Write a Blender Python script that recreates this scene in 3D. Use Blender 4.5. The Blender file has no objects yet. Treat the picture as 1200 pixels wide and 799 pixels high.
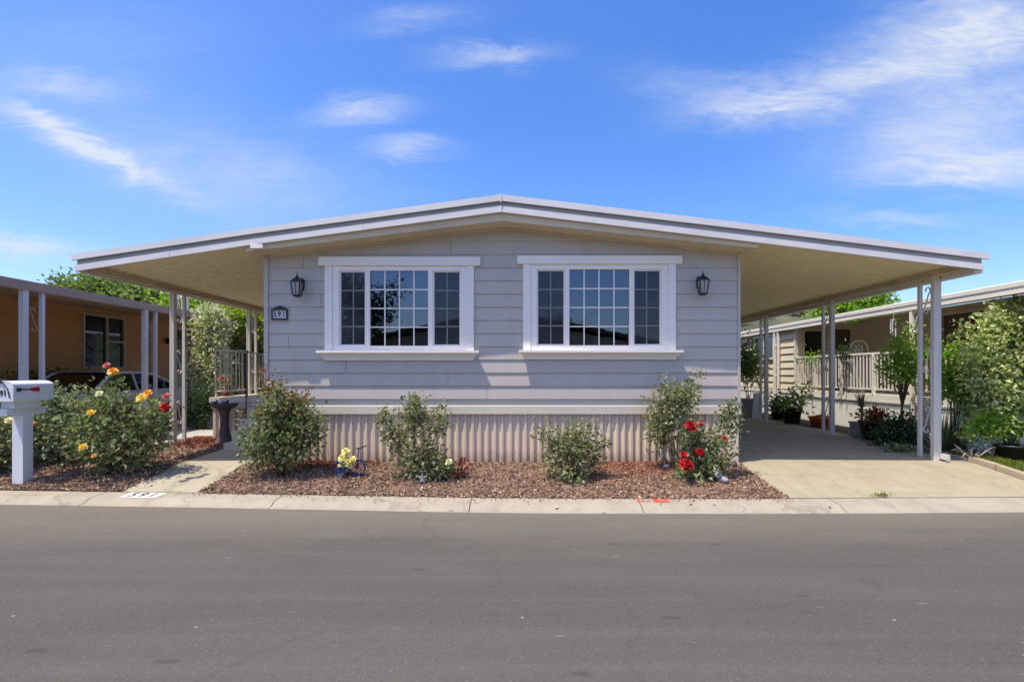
import bpy, math, random
import numpy as np
from mathutils import Vector

R = math.radians
scene = bpy.context.scene
COL = scene.collection
F = 600.0; VX = 610.0; HY = 436.0; CZ = 1.43      # photo scale used to turn measurements into metres

def X_(px, D): return (px - VX) * D / F
def Z_(py, D): return CZ + (HY - py) * D / F

# ------------------------------------------------------------------ materials
def srgb(r, g, b):
    f = lambda c: (c/255/12.92) if c/255 <= .04045 else ((c/255+.055)/1.055)**2.4
    return (f(r), f(g), f(b), 1)

class NT:
    def __init__(s, tree): s.t = tree; s.n = tree.nodes; s.l = tree.links
    def node(s, typ, **kw):
        n = s.n.new(typ)
        for k, v in kw.items():
            if k == 'inp':
                for i, val in v.items():
                    if hasattr(val, 'is_linked') or isinstance(val, bpy.types.NodeSocket): s.l.new(val, n.inputs[i])
                    else: n.inputs[i].default_value = val
            else: setattr(n, k, v)
        return n
    def math(s, op, a, b=None, c=None, clamp=False):
        n = s.n.new('ShaderNodeMath'); n.operation = op; n.use_clamp = clamp
        for i, v in enumerate((a, b, c)):
            if v is None: continue
            if isinstance(v, bpy.types.NodeSocket): s.l.new(v, n.inputs[i])
            else: n.inputs[i].default_value = v
        return n.outputs[0]
    def ramp(s, fac, stops, interp='LINEAR'):
        n = s.n.new('ShaderNodeValToRGB'); cr = n.color_ramp; cr.interpolation = interp
        while len(cr.elements) < len(stops): cr.elements.new(.5)
        for e, (p, c) in zip(cr.elements, stops):
            e.position = p; e.color = c if len(c) == 4 else (*c, 1)
        s.l.new(fac, n.inputs[0]); return n.outputs[0]
    def mix(s, fac, a, b, mode='MIX'):
        n = s.n.new('ShaderNodeMix'); n.data_type = 'RGBA'; n.blend_type = mode
        for i, v in ((0, fac), (6, a), (7, b)):
            if isinstance(v, bpy.types.NodeSocket): s.l.new(v, n.inputs[i])
            elif i == 0: n.inputs[0].default_value = v
            else: n.inputs[i].default_value = v if len(v) == 4 else (*v, 1)
        return n.outputs[2]
    def noise(s, vec, scale, detail=4, rough=.55, dist=0):
        n = s.n.new('ShaderNodeTexNoise'); n.inputs['Scale'].default_value = scale
        n.inputs['Detail'].default_value = detail; n.inputs['Roughness'].default_value = rough
        n.inputs['Distortion'].default_value = dist
        s.l.new(vec, n.inputs['Vector']); return n.outputs['Fac']

def new_mat(name):
    m = bpy.data.materials.new(name); m.use_nodes = True
    nt = NT(m.node_tree); nt.n.clear()
    out = nt.n.new('ShaderNodeOutputMaterial')
    b = nt.n.new('ShaderNodeBsdfPrincipled'); nt.l.new(b.outputs[0], out.inputs[0])
    geo = nt.n.new('ShaderNodeNewGeometry')
    return m, nt, b, out, geo.outputs['Position'], geo

def painted(name, col, rough=.55, var=.12, scale=3, bump=.0, bscale=60, metal=0, dirt=None, stretch=None, spec=.4):
    """paint / plaster / metal with soft uneven wear"""
    m, nt, b, out, pos, geo = new_mat(name)
    vec = pos
    if stretch:
        mp = nt.node('ShaderNodeMapping', inp={0: pos}); mp.inputs['Scale'].default_value = stretch; vec = mp.outputs[0]
    n1 = nt.noise(vec, scale, 6, .6)
    dark = tuple(c*(1-var*1.6) for c in col[:3]); lite = tuple(min(1, c*(1+var*.8)) for c in col[:3])
    c = nt.ramp(n1, [(.28, dark), (.72, lite)])
    if dirt:
        n2 = nt.noise(vec, scale*.35, 8, .7)
        f = nt.ramp(n2, [(.52, (0, 0, 0)), (.75, (1, 1, 1))])
        f2 = nt.math('MULTIPLY', f, dirt[1])
        c = nt.mix(f2, c, dirt[0])
    nt.l.new(c, b.inputs['Base Color'])
    b.inputs['Roughness'].default_value = rough; b.inputs['Metallic'].default_value = metal
    b.inputs['Specular IOR Level'].default_value = spec
    if bump:
        n3 = nt.noise(pos, bscale, 5, .6)
        bp = nt.node('ShaderNodeBump', inp={'Strength': bump, 'Distance': .01, 'Height': n3}); nt.l.new(bp.outputs[0], b.inputs['Normal'])
    return m

def leafy(name, cols, rough=.45, trans=.35, edge=None):
    """leaves: every leaf picks its own colour; light passes through a little"""
    m, nt, b, out, pos, geo = new_mat(name)
    rnd = geo.outputs['Random Per Island']
    k = len(cols)
    c = nt.ramp(rnd, [((i+.5)/k, cols[i]) for i in range(k)])
    nt.l.new(c, b.inputs['Base Color']); b.inputs['Roughness'].default_value = rough
    b.inputs['Specular IOR Level'].default_value = .35
    tr = nt.node('ShaderNodeBsdfTranslucent')
    c2 = nt.mix(1.0, c, (1.15, 1.25, .55, 1), 'MULTIPLY'); nt.l.new(c2, tr.inputs[0])
    ms = nt.node('ShaderNodeMixShader', inp={0: trans}); nt.l.new(b.outputs[0], ms.inputs[1]); nt.l.new(tr.outputs[0], ms.inputs[2])
    nt.l.new(ms.outputs[0], out.inputs[0]); return m

M = {}
M['siding'] = painted('siding_paint', (.505, .452, .40), .55, .04, 1.6, .12, 90, stretch=(2.2, 1, .5), dirt=((.40, .34, .28, 1), .30))
M['trim_white'] = painted('white_trim_paint', (.88, .81, .74), .45, .03, 2, .05, 50)
M['fascia_white'] = painted('white_fascia_metal', (.76, .71, .68), .4, .06, 2.5, 0, dirt=((.45, .43, .40, 1), .5), stretch=(.6, 1, 3))
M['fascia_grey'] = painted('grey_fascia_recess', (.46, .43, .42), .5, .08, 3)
M['roof_top'] = painted('roof_coating', (.6, .6, .6), .7, .1, 1)
M['soffit'] = painted('soffit_paint', (.64, .53, .36), .6, .05, 2.0, .05, 40, dirt=((.16, .11, .06, 1), .25))
M['ceiling'] = painted('carport_ceiling_paint', (.93, .82, .53), .5, .02, .6, 0, stretch=(.3, 2, 1), dirt=((.80, .68, .40, 1), .3))
M['skirt'] = painted('beige_skirting_metal', (.72, .58, .44), .5, .06, 2, 0, stretch=(3, 3, .4), dirt=((.42, .34, .26, 1), .35))
def splash(m, z1=.22):
    nt = NT(m.node_tree); b = next(n for n in nt.n if n.type == 'BSDF_PRINCIPLED'); pos = next(n for n in nt.n if n.type == 'NEW_GEOMETRY').outputs['Position']
    src = b.inputs['Base Color'].links[0].from_socket
    sp = nt.node('ShaderNodeSeparateXYZ', inp={0: pos}); n = nt.noise(pos, 7, 6, .7)
    h = nt.math('ADD', sp.outputs[2], nt.math('MULTIPLY', nt.math('SUBTRACT', n, .5), .35))
    f = nt.ramp(h, [(0.02, (1, 1, 1)), (z1, (0, 0, 0))])
    nt.l.new(nt.mix(nt.math('MULTIPLY', f, .6), src, (.25, .15, .10, 1)), b.inputs['Base Color'])
splash(M['skirt'])
M['ledger'] = painted('beige_ledger_paint', (.68, .60, .48), .5, .05, 2.5, .05, 60, stretch=(.5, 1, 4))
M['post'] = painted('beige_post_paint', (.64, .60, .52), .45, .05, 3, stretch=(2, 2, .6))
M['post_grey'] = painted('grey_post_paint', (.68, .64, .60), .45, .06, 3, stretch=(2, 2, .6))
M['beam'] = painted('beam_paint', (.66, .54, .36), .5, .08, 3, dirt=((.2, .13, .08, 1), .5))
M['black_iron'] = painted('black_iron', (.018, .018, .022), .4, .1, 20)
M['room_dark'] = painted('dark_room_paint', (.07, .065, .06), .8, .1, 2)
M['blind'] = painted('window_blind', (.50, .52, .52), .6, .03, 4)
M['brown_wall'] = painted('brown_wall_paint', (.62, .34, .15), .6, .08, 1.5, .1, 60, stretch=(1, 1, 4))
M['brown_roof'] = painted('tan_awning_paint', (.50, .34, .22), .6, .06, 2)
M['brown_trim'] = painted('brown_trim_paint', (.40, .26, .19), .55, .08, 2)
M['cream_frame'] = painted('cream_frame_paint', (.55, .50, .40), .5, .05, 3)
M['post_lav'] = painted('white_post_paint', (.66, .63, .64), .45, .05, 3)
M['neigh_tan'] = painted('tan_wall_paint', (.64, .54, .41), .6, .05, 1.5, .05, 40)
M['neigh_cream'] = painted('cream_siding_paint', (.74, .65, .50), .55, .05, 2, stretch=(1, 1, 4))
M['neigh_white'] = painted('white_skirt_paint', (.88, .86, .82), .55, .05, 1.5, .05, 40, dirt=((.45, .42, .38, 1), .35))
M['neigh_rail'] = painted('rail_paint', (.84, .79, .71), .45, .05, 3)
M['neigh_fascia'] = painted('cream_fascia_metal', (.76, .70, .58), .45, .06, 2, stretch=(1, .5, 4))
M['door_brown'] = painted('door_stain', (.12, .075, .05), .5, .15, 4, stretch=(6, 6, .6))
M['mail_white'] = painted('mailbox_enamel', (.74, .74, .77), .35, .03, 4, dirt=((.5, .48, .46, 1), .3))
M['flag_red'] = painted('flag_red_paint', (.42, .012, .02), .4, .05, 8)
M['numeral_black'] = painted('black_numeral', (.02, .02, .02), .5, .05, 20)
M['numeral_faded'] = painted('faded_stencil_paint', (.10, .095, .09), .7, .35, 30)
M['plaque_white'] = painted('ceramic_tile', (.60, .60, .64), .3, .05, 20)
M['kerb_white'] = painted('white_road_paint', (.74, .72, .66), .7, .10, 14, dirt=((.5, .45, .38, 1), .5))
M['kerb_red'] = painted('red_road_paint', (.62, .085, .05), .7, .22, 40, dirt=((.6, .45, .38, 1), .5))
M['terracotta'] = painted('terracotta', (.30, .10, .05), .7, .12, 10)
M['brick_red'] = painted('red_brick', (.36, .13, .08), .8, .25, 14, .3, 60)
M['orange_plastic'] = painted('orange_plastic', (.72, .13, .02), .4, .05, 6)
M['black_plastic'] = painted('black_plastic', (.02, .02, .022), .45, .1, 8)
M['grey_planter'] = painted('grey_planter', (.27, .27, .29), .7, .1, 8)
M['white_pot'] = painted('white_glazed_pot', (.62, .61, .62), .4, .05, 6)
M['bath_stone'] = painted('bird_bath_concrete', (.13, .095, .08), .8, .2, 12, .4, 60)
M['blue_metal'] = painted('blue_painted_metal', (.02, .055, .20), .4, .12, 20)
M['yellow_cloth'] = painted('yellow_petal', (.80, .72, .22), .6, .12, 30)
M['ornament_white'] = painted('pale_ornament', (.58, .57, .58), .5, .1, 20)
M['ornament_blue'] = painted('grey_blue_ornament', (.36, .36, .38), .5, .2, 20)
M['bark'] = painted('rose_cane', (.12, .085, .045), .8, .3, 15)
M['bark_grey'] = painted('grey_bark', (.20, .15, .105), .85, .3, 12, .5, 50)
M['driftwood'] = painted('bleached_wood', (.42, .35, .28), .85, .25, 10, .5, 40)
M['soil'] = painted('dark_soil', (.055, .042, .03), .95, .3, 8, .6, 40)
M['car_silver'] = painted('silver_car_paint', (.62, .62, .63), .25, .02, 2, spec=.6)
M['tyre'] = painted('tyre_rubber', (.02, .02, .02), .8, .1, 10)
M['rim'] = painted('wheel_rim', (.45, .45, .47), .35, .05, 6, metal=.7)
M['stair_white'] = painted('stair_rail_white', (.62, .60, .58), .5, .05, 4)
M['litter'] = painted('pale_leaf_litter', (.50, .45, .38), .8, .2, 40)
M['tail_red'] = painted('tail_lamp_red', (.30, .01, .01), .2, .05, 8)

M['rose_leaf'] = leafy('rose_leaf', [(0.0702, 0.1043, 0.0405), (0.1404, 0.1938, 0.0743), (0.2106, 0.2608, 0.1148), (0.3931, 0.4471, 0.2565), (0.1544, 0.1863, 0.081), (0.5054, 0.5365, 0.3375), (0.1123, 0.149, 0.054), (0.24, 0.165, 0.095), (0.2, 0.19, 0.09)], .32)
M['rose_leaf_pale'] = leafy('pale_rose_leaf', [(0.1152, 0.1386, 0.06), (0.192, 0.2178, 0.096), (0.3072, 0.3234, 0.174), (0.4864, 0.4884, 0.312), (0.1664, 0.1716, 0.084), (0.3584, 0.33, 0.18), (0.2304, 0.2508, 0.132)], .38)
M['rose_young'] = leafy('young_rose_leaf', [(0.256, 0.112, 0.056), (0.32, 0.16, 0.08), (0.224, 0.192, 0.064), (0.192, 0.096, 0.048)], .4)
M['dark_leaf'] = leafy('dark_leaf', [(0.0324, 0.0656, 0.0231), (0.054, 0.0938, 0.033), (0.081, 0.1313, 0.0495), (0.036, 0.075, 0.0297)], .4, .2)
M['grey_leaf'] = leafy('grey_green_leaf', [(0.1565, 0.1993, 0.1144), (0.2608, 0.3047, 0.1945), (0.4434, 0.4689, 0.3432), (0.1826, 0.211, 0.1144)], .35, .25)
M['varieg'] = leafy('variegated_leaf', [(0.2025, 0.2767, 0.0835), (0.3645, 0.4348, 0.1485), (0.6683, 0.6917, 0.3156), (0.75, 0.75, 0.5012), (0.3037, 0.3755, 0.1114)], .4)
M['varieg_pale'] = leafy('cream_edged_leaf', [(0.2729, 0.3313, 0.1397), (0.5687, 0.5799, 0.3027), (0.72, 0.7, 0.5822), (0.72, 0.7, 0.6), (0.4549, 0.4764, 0.2096)], .4)
M['yellow_leaf'] = leafy('yellow_green_leaf', [(0.18, 0.255, 0.03), (0.33, 0.405, 0.045), (0.51, 0.54, 0.06), (0.24, 0.33, 0.045)], .45)
M['lime_leaf'] = leafy('lime_leaf', [(0.16, 0.288, 0.0352), (0.256, 0.416, 0.056), (0.352, 0.512, 0.08), (0.192, 0.32, 0.048)], .45, .45)
M['tree_leaf'] = leafy('tree_leaf', [(0.1105, 0.1806, 0.051), (0.1768, 0.255, 0.0714), (0.2652, 0.34, 0.1122), (0.3757, 0.425, 0.1734)], .5)
M['far_leaf'] = leafy('far_tree_leaf', [(0.063, 0.091, 0.042), (0.084, 0.119, 0.056), (0.112, 0.14, 0.07)], .6, .2)
M['grass'] = leafy('grass_blade', [(0.169, 0.221, 0.0325), (0.26, 0.299, 0.0455), (0.364, 0.351, 0.078), (0.13, 0.195, 0.026)], .6, .3)
M['spike_leaf'] = leafy('spiky_leaf', [(0.075, 0.1125, 0.0525), (0.12, 0.15, 0.075), (0.18, 0.21, 0.105)], .4, .2)
M['palm_dry'] = leafy('pale_blade', [(.45, .45, .38), (.35, .36, .26), (.55, .53, .46)], .5, .3)
def petals(name, a, b):
    return leafy(name, [a, b, a], .5, .25)
M['bloom_red'] = petals('red_petal', (.46, .005, .010), (.34, .004, .008))
M['red_leaf'] = petals('red_leaf', (.30, .03, .025), (.18, .04, .03))
M['bloom_yellow'] = petals('yellow_rose_petal', (.82, .55, .06), (.80, .62, .16))
M['bloom_orange'] = petals('orange_rose_petal', (.80, .32, .03), (.80, .46, .05))
M['bloom_pink'] = petals('pink_rose_petal', (.60, .12, .12), (.62, .20, .18))
M['bloom_cream'] = petals('cream_rose_petal', (.76, .72, .40), (.72, .70, .50))
M['chip'] = leafy('bark_chip', [(0.1728, 0.099, 0.063), (0.2808, 0.1705, 0.1103), (0.378, 0.2475, 0.1628), (0.4968, 0.363, 0.252), (0.1404, 0.077, 0.0473), (0.6048, 0.473, 0.336), (0.2376, 0.1375, 0.0893), (0.324, 0.22, 0.147)], .85, .0)
M['chip_red'] = leafy('red_bark_chip', [(0.272, 0.096, 0.056), (0.352, 0.136, 0.08), (0.208, 0.072, 0.0448), (0.448, 0.208, 0.128)], .85, .0)

def mulch_mat():
    m, nt, b, out, pos, geo = new_mat('mulch_ground')
    n = nt.noise(pos, 22, 8, .75); n2 = nt.noise(pos, 1.3, 3)
    c = nt.ramp(n, [(.3, (.07, .04, .028)), (.5, (.20, .12, .08)), (.7, (.36, .25, .18))])
    c = nt.mix(nt.math('MULTIPLY', n2, .5), c, (.16, .06, .035, 1))
    nt.l.new(c, b.inputs['Base Color']); b.inputs['Roughness'].default_value = .95
    bp = nt.node('ShaderNodeBump', inp={'Strength': 1, 'Distance': .02, 'Height': n}); nt.l.new(bp.outputs[0], b.inputs['Normal'])
    return m
M['mulch'] = mulch_mat()

def asphalt_mat():
    m, nt, b, out, pos, geo = new_mat('asphalt')
    mp = nt.node('ShaderNodeMapping', inp={0: pos}); mp.inputs['Scale'].default_value = (.32, 1.0, 1)
    big = nt.noise(mp.outputs[0], .7, 6, .6, .6)
    base = nt.ramp(big, [(.3, (.072, .066, .057)), (.5, (.085, .078, .068)), (.7, (.100, .091, .079))])
    # long wear streaks that follow the traffic
    mp2 = nt.node('ShaderNodeMapping', inp={0: pos}); mp2.inputs['Scale'].default_value = (.06, 2.2, 1)
    st = nt.noise(mp2.outputs[0], 1.5, 5, .65, .3)
    base = nt.mix(nt.ramp(st, [(.45, (0, 0, 0)), (.75, (.55, .55, .55))]), base, (.118, .110, .099, 1))
    fine = nt.noise(pos, 260, 3, .7)
    base = nt.mix(.85, base, nt.ramp(fine, [(.3, (.62, .62, .62)), (.5, (1, 1, 1)), (.72, (1.5, 1.48, 1.45))]), 'MULTIPLY')
    g2 = nt.noise(pos, 75, 4, .75)
    base = nt.mix(.9, base, nt.ramp(g2, [(.30, (.78, .78, .78)), (.5, (1, 1, 1)), (.70, (1.28, 1.27, 1.25))]), 'MULTIPLY')
    va = nt.node('ShaderNodeTexVoronoi', inp={'Vector': pos, 'Scale': 24.0}); va.feature = 'F1'
    base = nt.mix(nt.math('MULTIPLY', nt.ramp(va.outputs['Distance'], [(.08, (1, 1, 1)), (.16, (0, 0, 0))]), .42), base, (.25, .24, .22, 1))
    mps = nt.node('ShaderNodeMapping', inp={0: pos}); mps.inputs['Scale'].default_value = (1.1, 4.5, 1); mps.inputs['Rotation'].default_value = (0, 0, -.12)
    vs1 = nt.node('ShaderNodeTexVoronoi', inp={'Vector': mps.outputs[0], 'Scale': 1.1}); vs1.feature = 'F1'
    ds1 = nt.math('ADD', vs1.outputs['Distance'], nt.math('MULTIPLY', nt.math('SUBTRACT', g2, .5), .10))
    base = nt.mix(nt.math('MULTIPLY', nt.ramp(ds1, [(.03, (1, 1, 1)), (.06, (0, 0, 0))]), .45), base, (.27, .255, .23, 1))
    # pale sand worn in along the gutter
    sep = nt.node('ShaderNodeSeparateXYZ', inp={0: pos})
    wob = nt.noise(mp.outputs[0], 2.0, 5, .65)
    gy = nt.math('ADD', sep.outputs[1], nt.math('MULTIPLY', nt.math('SUBTRACT', wob, .5), 1.6))
    gf = nt.ramp(nt.math('MULTIPLY', gy, .1), [(.47, (0, 0, 0)), (.60, (1, 1, 1))])
    base = nt.mix(nt.math('MULTIPLY', gf, .55), base, (.195, .165, .13, 1))
    # specks, scuffs and dark drips
    v = nt.node('ShaderNodeTexVoronoi', inp={'Vector': pos, 'Scale': 2.6}); v.feature = 'F1'
    sp = nt.ramp(v.outputs['Distance'], [(.020, (1, 1, 1)), (.032, (0, 0, 0))])
    base = nt.mix(nt.math('MULTIPLY', sp, .6), base, (.42, .39, .35, 1))
    mp3 = nt.node('ShaderNodeMapping', inp={0: pos}); mp3.inputs['Scale'].default_value = (1, 2.6, 1); mp3.inputs['Rotation'].default_value = (0, 0, .35)
    v2 = nt.node('ShaderNodeTexVoronoi', inp={'Vector': mp3.outputs[0], 'Scale': .95}); v2.feature = 'F1'
    wv = nt.noise(pos, 9, 4, .7)
    dd = nt.math('ADD', v2.outputs['Distance'], nt.math('MULTIPLY', nt.math('SUBTRACT', wv, .5), .16))
    dk = nt.ramp(dd, [(.045, (1, 1, 1)), (.075, (0, 0, 0))])
    base = nt.mix(nt.math('MULTIPLY', dk, .6), base, (.05, .047, .045, 1))
    # hairline cracks
    v3 = nt.node('ShaderNodeTexVoronoi', inp={'Scale': .16}); v3.feature = 'DISTANCE_TO_EDGE'
    wob2 = nt.node('ShaderNodeTexNoise', inp={'Vector': pos, 'Scale': 1.1, 'Detail': 6.0})
    vm = nt.node('ShaderNodeVectorMath', operation='MULTIPLY_ADD', inp={0: wob2.outputs['Color'], 1: (1.6, 1.6, 0), 2: pos})
    nt.l.new(vm.outputs[0], v3.inputs['Vector'])
    ck = nt.ramp(v3.outputs['Distance'], [(.0012, (1, 1, 1)), (.003, (0, 0, 0))])
    base = nt.mix(nt.math('MULTIPLY', ck, .24), base, (.045, .042, .04, 1))
    nt.l.new(base, b.inputs['Base Color']); b.inputs['Roughness'].default_value = .85
    b.inputs['Specular IOR Level'].default_value = .3
    bp = nt.node('ShaderNodeBump', inp={'Strength': .5, 'Distance': .006, 'Height': fine}); nt.l.new(bp.outputs[0], b.inputs['Normal'])
    return m
M['asphalt'] = asphalt_mat()

def concrete_mat(name, a, bcol, joints=None, stain=.3):
    m, nt, b, out, pos, geo = new_mat(name)
    n = nt.noise(pos, 1.4, 7, .65, .4)
    c = nt.ramp(n, [(.3, a), (.7, bcol)])
    n2 = nt.noise(pos, 5, 8, .7)
    c = nt.mix(nt.math('MULTIPLY', nt.ramp(n2, [(.5, (0, 0, 0)), (.75, (1, 1, 1))]), stain*1.3), c, (.17, .145, .11, 1))
    mpc = nt.node('ShaderNodeMapping', inp={0: pos}); mpc.inputs['Scale'].default_value = (2.4, .35, 1); mpc.inputs['Rotation'].default_value = (0, 0, .25)
    n5 = nt.noise(mpc.outputs[0], 1.5, 6, .65, .5)
    c = nt.mix(nt.math('MULTIPLY', nt.ramp(n5, [(.52, (0, 0, 0)), (.75, (1, 1, 1))]), .30), c, (.20, .17, .125, 1))
    vk = nt.node('ShaderNodeTexVoronoi', inp={'Scale': .45}); vk.feature = 'DISTANCE_TO_EDGE'
    wk = nt.node('ShaderNodeTexNoise', inp={'Vector': pos, 'Scale': 1.6, 'Detail': 6.0})
    vmk = nt.node('ShaderNodeVectorMath', operation='MULTIPLY_ADD', inp={0: wk.outputs['Color'], 1: (1.2, 1.2, 0), 2: pos})
    nt.l.new(vmk.outputs[0], vk.inputs['Vector'])
    c = nt.mix(nt.math('MULTIPLY', nt.ramp(vk.outputs['Distance'], [(.002, (1, 1, 1)), (.006, (0, 0, 0))]), .35), c, (.10, .085, .065, 1))
    f = nt.noise(pos, 180, 3, .7)
    c = nt.mix(.6, c, nt.ramp(f, [(.3, (.78, .78, .78)), (.7, (1.18, 1.18, 1.18))]), 'MULTIPLY')
    v = nt.node('ShaderNodeTexVoronoi', inp={'Vector': pos, 'Scale': 1.6}); v.feature = 'F1'
    dd = nt.math('ADD', v.outputs['Distance'], nt.math('MULTIPLY', nt.math('SUBTRACT', n2, .5), .12))
    c = nt.mix(nt.math('MULTIPLY', nt.ramp(dd, [(.03, (1, 1, 1)), (.055, (0, 0, 0))]), .5), c, (.12, .10, .08, 1))
    nt.l.new(c, b.inputs['Base Color']); b.inputs['Roughness'].default_value = .85
    bp = nt.node('ShaderNodeBump', inp={'Strength': .3, 'Distance': .004, 'Height': f}); nt.l.new(bp.outputs[0], b.inputs['Normal'])
    return m
M['concrete'] = concrete_mat('driveway_concrete', (.305, .265, .178), (.38, .332, .225))
M['concrete_walk'] = concrete_mat('path_concrete', (.33, .285, .21), (.42, .367, .27), stain=.2)
M['concrete_kerb'] = concrete_mat('kerb_concrete', (.315, .272, .21), (.39, .338, .262), stain=.35)
M['concrete_grey'] = concrete_mat('grey_concrete', (.36, .34, .31), (.46, .43, .40))
M['edging'] = concrete_mat('edging_concrete', (.30, .22, .15), (.42, .33, .24), stain=.4)
M['gravel'] = concrete_mat('pale_gravel', (.40, .38, .36), (.55, .53, .5), stain=.6)
M['earth'] = painted('bare_ground', (.20, .16, .11), .95, .25, .7, .5, 12)
M['lawn'] = painted('lawn_ground', (.13, .15, .035), .95, .3, 6, .6, 60)
M['hill'] = painted('hill_cover', (.10, .105, .055), .95, .35, .05, .0)

def glass_mat(name, refl, tint):
    m, nt, b, out, pos, geo = new_mat(name)
    nt.n.remove(b)
    g = nt.node('ShaderNodeBsdfGlossy', inp={'Roughness': .012}); g.inputs[0].default_value = (.72, .82, 1, 1)
    t = nt.node('ShaderNodeBsdfTransparent'); t.inputs[0].default_value = (*tint, 1)
    fr = nt.node('ShaderNodeFresnel', inp={'IOR': 1.5})
    f = nt.math('ADD', nt.math('MULTIPLY', fr.outputs[0], .8), refl, clamp=True)
    # old panes are never quite flat
    n = nt.noise(pos, 2.2, 2); bp = nt.node('ShaderNodeBump', inp={'Strength': .05, 'Distance': .02, 'Height': n}); nt.l.new(bp.outputs[0], g.inputs['Normal'])
    ms = nt.node('ShaderNodeMixShader', inp={0: f}); nt.l.new(t.outputs[0], ms.inputs[1]); nt.l.new(g.outputs[0], ms.inputs[2])
    nt.l.new(ms.outputs[0], out.inputs[0]); return m
M['glass'] = glass_mat('window_glass', .085, (.50, .54, .56))
M['glass_dim'] = glass_mat('dim_window_glass', .06, (.25, .27, .28))
M['car_glass'] = glass_mat('car_glass', .12, (.12, .13, .15))
def screen_mat():
    m, nt, b, out, pos, geo = new_mat('insect_screen')
    b.inputs['Base Color'].default_value = (.045, .047, .055, 1); b.inputs['Roughness'].default_value = .7
    t = nt.node('ShaderNodeBsdfTransparent')
    ms = nt.node('ShaderNodeMixShader', inp={0: .30}); nt.l.new(t.outputs[0], ms.inputs[1]); nt.l.new(b.outputs[0], ms.inputs[2])
    nt.l.new(ms.outputs[0], out.inputs[0]); return m
M['screen'] = screen_mat()
M['lamp_glass'] = painted('frosted_lamp_glass', (.34, .33, .32), .3, .1, 10)
M['mirror_water'] = painted('still_water', (.05, .08, .16), .05, .1, 5, spec=.8)

# ------------------------------------------------------------------ mesh helpers
class MB:
    def __init__(s): s.v = []; s.f = []
    def add(s, vs, fs):
        o = len(s.v); s.v.extend([tuple(v) for v in vs]); s.f.extend([tuple(i+o for i in f) for f in fs]); return s
    def box(s, x0, x1, y0, y1, z0, z1):
        x0, x1 = sorted((x0, x1)); y0, y1 = sorted((y0, y1)); z0, z1 = sorted((z0, z1))
        return s.add([(x0,y0,z0),(x1,y0,z0),(x1,y1,z0),(x0,y1,z0),(x0,y0,z1),(x1,y0,z1),(x1,y1,z1),(x0,y1,z1)],
                     [(0,3,2,1),(4,5,6,7),(0,1,5,4),(1,2,6,5),(2,3,7,6),(3,0,4,7)])
    def extrude(s, poly, axis, a, b):
        """closed 2-D polygon pushed along an axis; poly holds the two other coordinates in xyz order"""
        n = len(poly)
        def P(p, t):
            if axis == 'x': return (t, p[0], p[1])
            if axis == 'y': return (p[0], t, p[1])
            return (p[0], p[1], t)
        vs = [P(p, a) for p in poly] + [P(p, b) for p in poly]
        fs = [tuple(range(n)), tuple(range(2*n-1, n-1, -1))] + [(i, i+n, (i+1) % n + n, (i+1) % n) for i in range(n)]
        return s.add(vs, fs)
    def strip(s, top, bot, y0, y1):
        """closed band that follows polylines top[(x,z)] and bot[(x,z)]"""
        n = len(top); vs = []
        for (x, z), (xb, zb) in zip(top, bot): vs += [(x, y0, z), (x, y1, z), (xb, y1, zb), (xb, y0, zb)]
        fs = [(0, 1, 2, 3), (4*n-1, 4*n-2, 4*n-3, 4*n-4)]
        for i in range(n-1):
            a = 4*i; b = a+4
            for k in range(4): fs.append((a+k, b+k, b+(k+1) % 4, a+(k+1) % 4))
        return s.add(vs, fs)
    def tube(s, pts, r, n=6, r2=None, cap=True):
        pts = [Vector(p) for p in pts]; m = len(pts); vs = []
        prev = None
        for i, p in enumerate(pts):
            d = (pts[min(i+1, m-1)] - pts[max(i-1, 0)]).normalized()
            if prev is None:
                a = Vector((0, 0, 1)) if abs(d.z) < .9 else Vector((1, 0, 0)); u = d.cross(a).normalized()
            else:
                u = (prev - d*prev.dot(d)).normalized()
            prev = u; w = d.cross(u)
            rr = r if r2 is None else r + (r2-r)*i/max(1, m-1)
            for k in range(n):
                t = 2*math.pi*k/n; vs.append(p + u*math.cos(t)*rr + w*math.sin(t)*rr)
        fs = [(i*n+k, i*n+(k+1) % n, (i+1)*n+(k+1) % n, (i+1)*n+k) for i in range(m-1) for k in range(n)]
        if cap: fs += [tuple(range(n-1, -1, -1)), tuple(range((m-1)*n, m*n))]
        return s.add(vs, fs)
    def lathe(s, c, prof, n=16, sq=None):
        vs = []
        for r, z in prof:
            for k in range(n):
                t = 2*math.pi*(k+.5)/n; vs.append((c[0]+r*math.cos(t), c[1]+r*math.sin(t), c[2]+z))
        m = len(prof)
        fs = [(i*n+k, i*n+(k+1) % n, (i+1)*n+(k+1) % n, (i+1)*n+k) for i in range(m-1) for k in range(n)]
        fs += [tuple(range(n-1, -1, -1)), tuple(range((m-1)*n, m*n))]
        return s.add(vs, fs)
    def ball(s, c, r, n=10, m=7, squash=1):
        return s.lathe(c, [(max(.0005, r*math.sin(math.pi*i/m)), -r*squash*math.cos(math.pi*i/m)) for i in range(m+1)], n)
    def np(s, V, Fc):
        o = len(s.v); s.v.extend(map(tuple, V.tolist())); s.f.extend(map(tuple, (Fc+o).tolist())); return s

def wloc(o):
    v = Vector((0, 0, 0))
    while o is not None: v += o.location; o = o.parent
    return v

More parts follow.
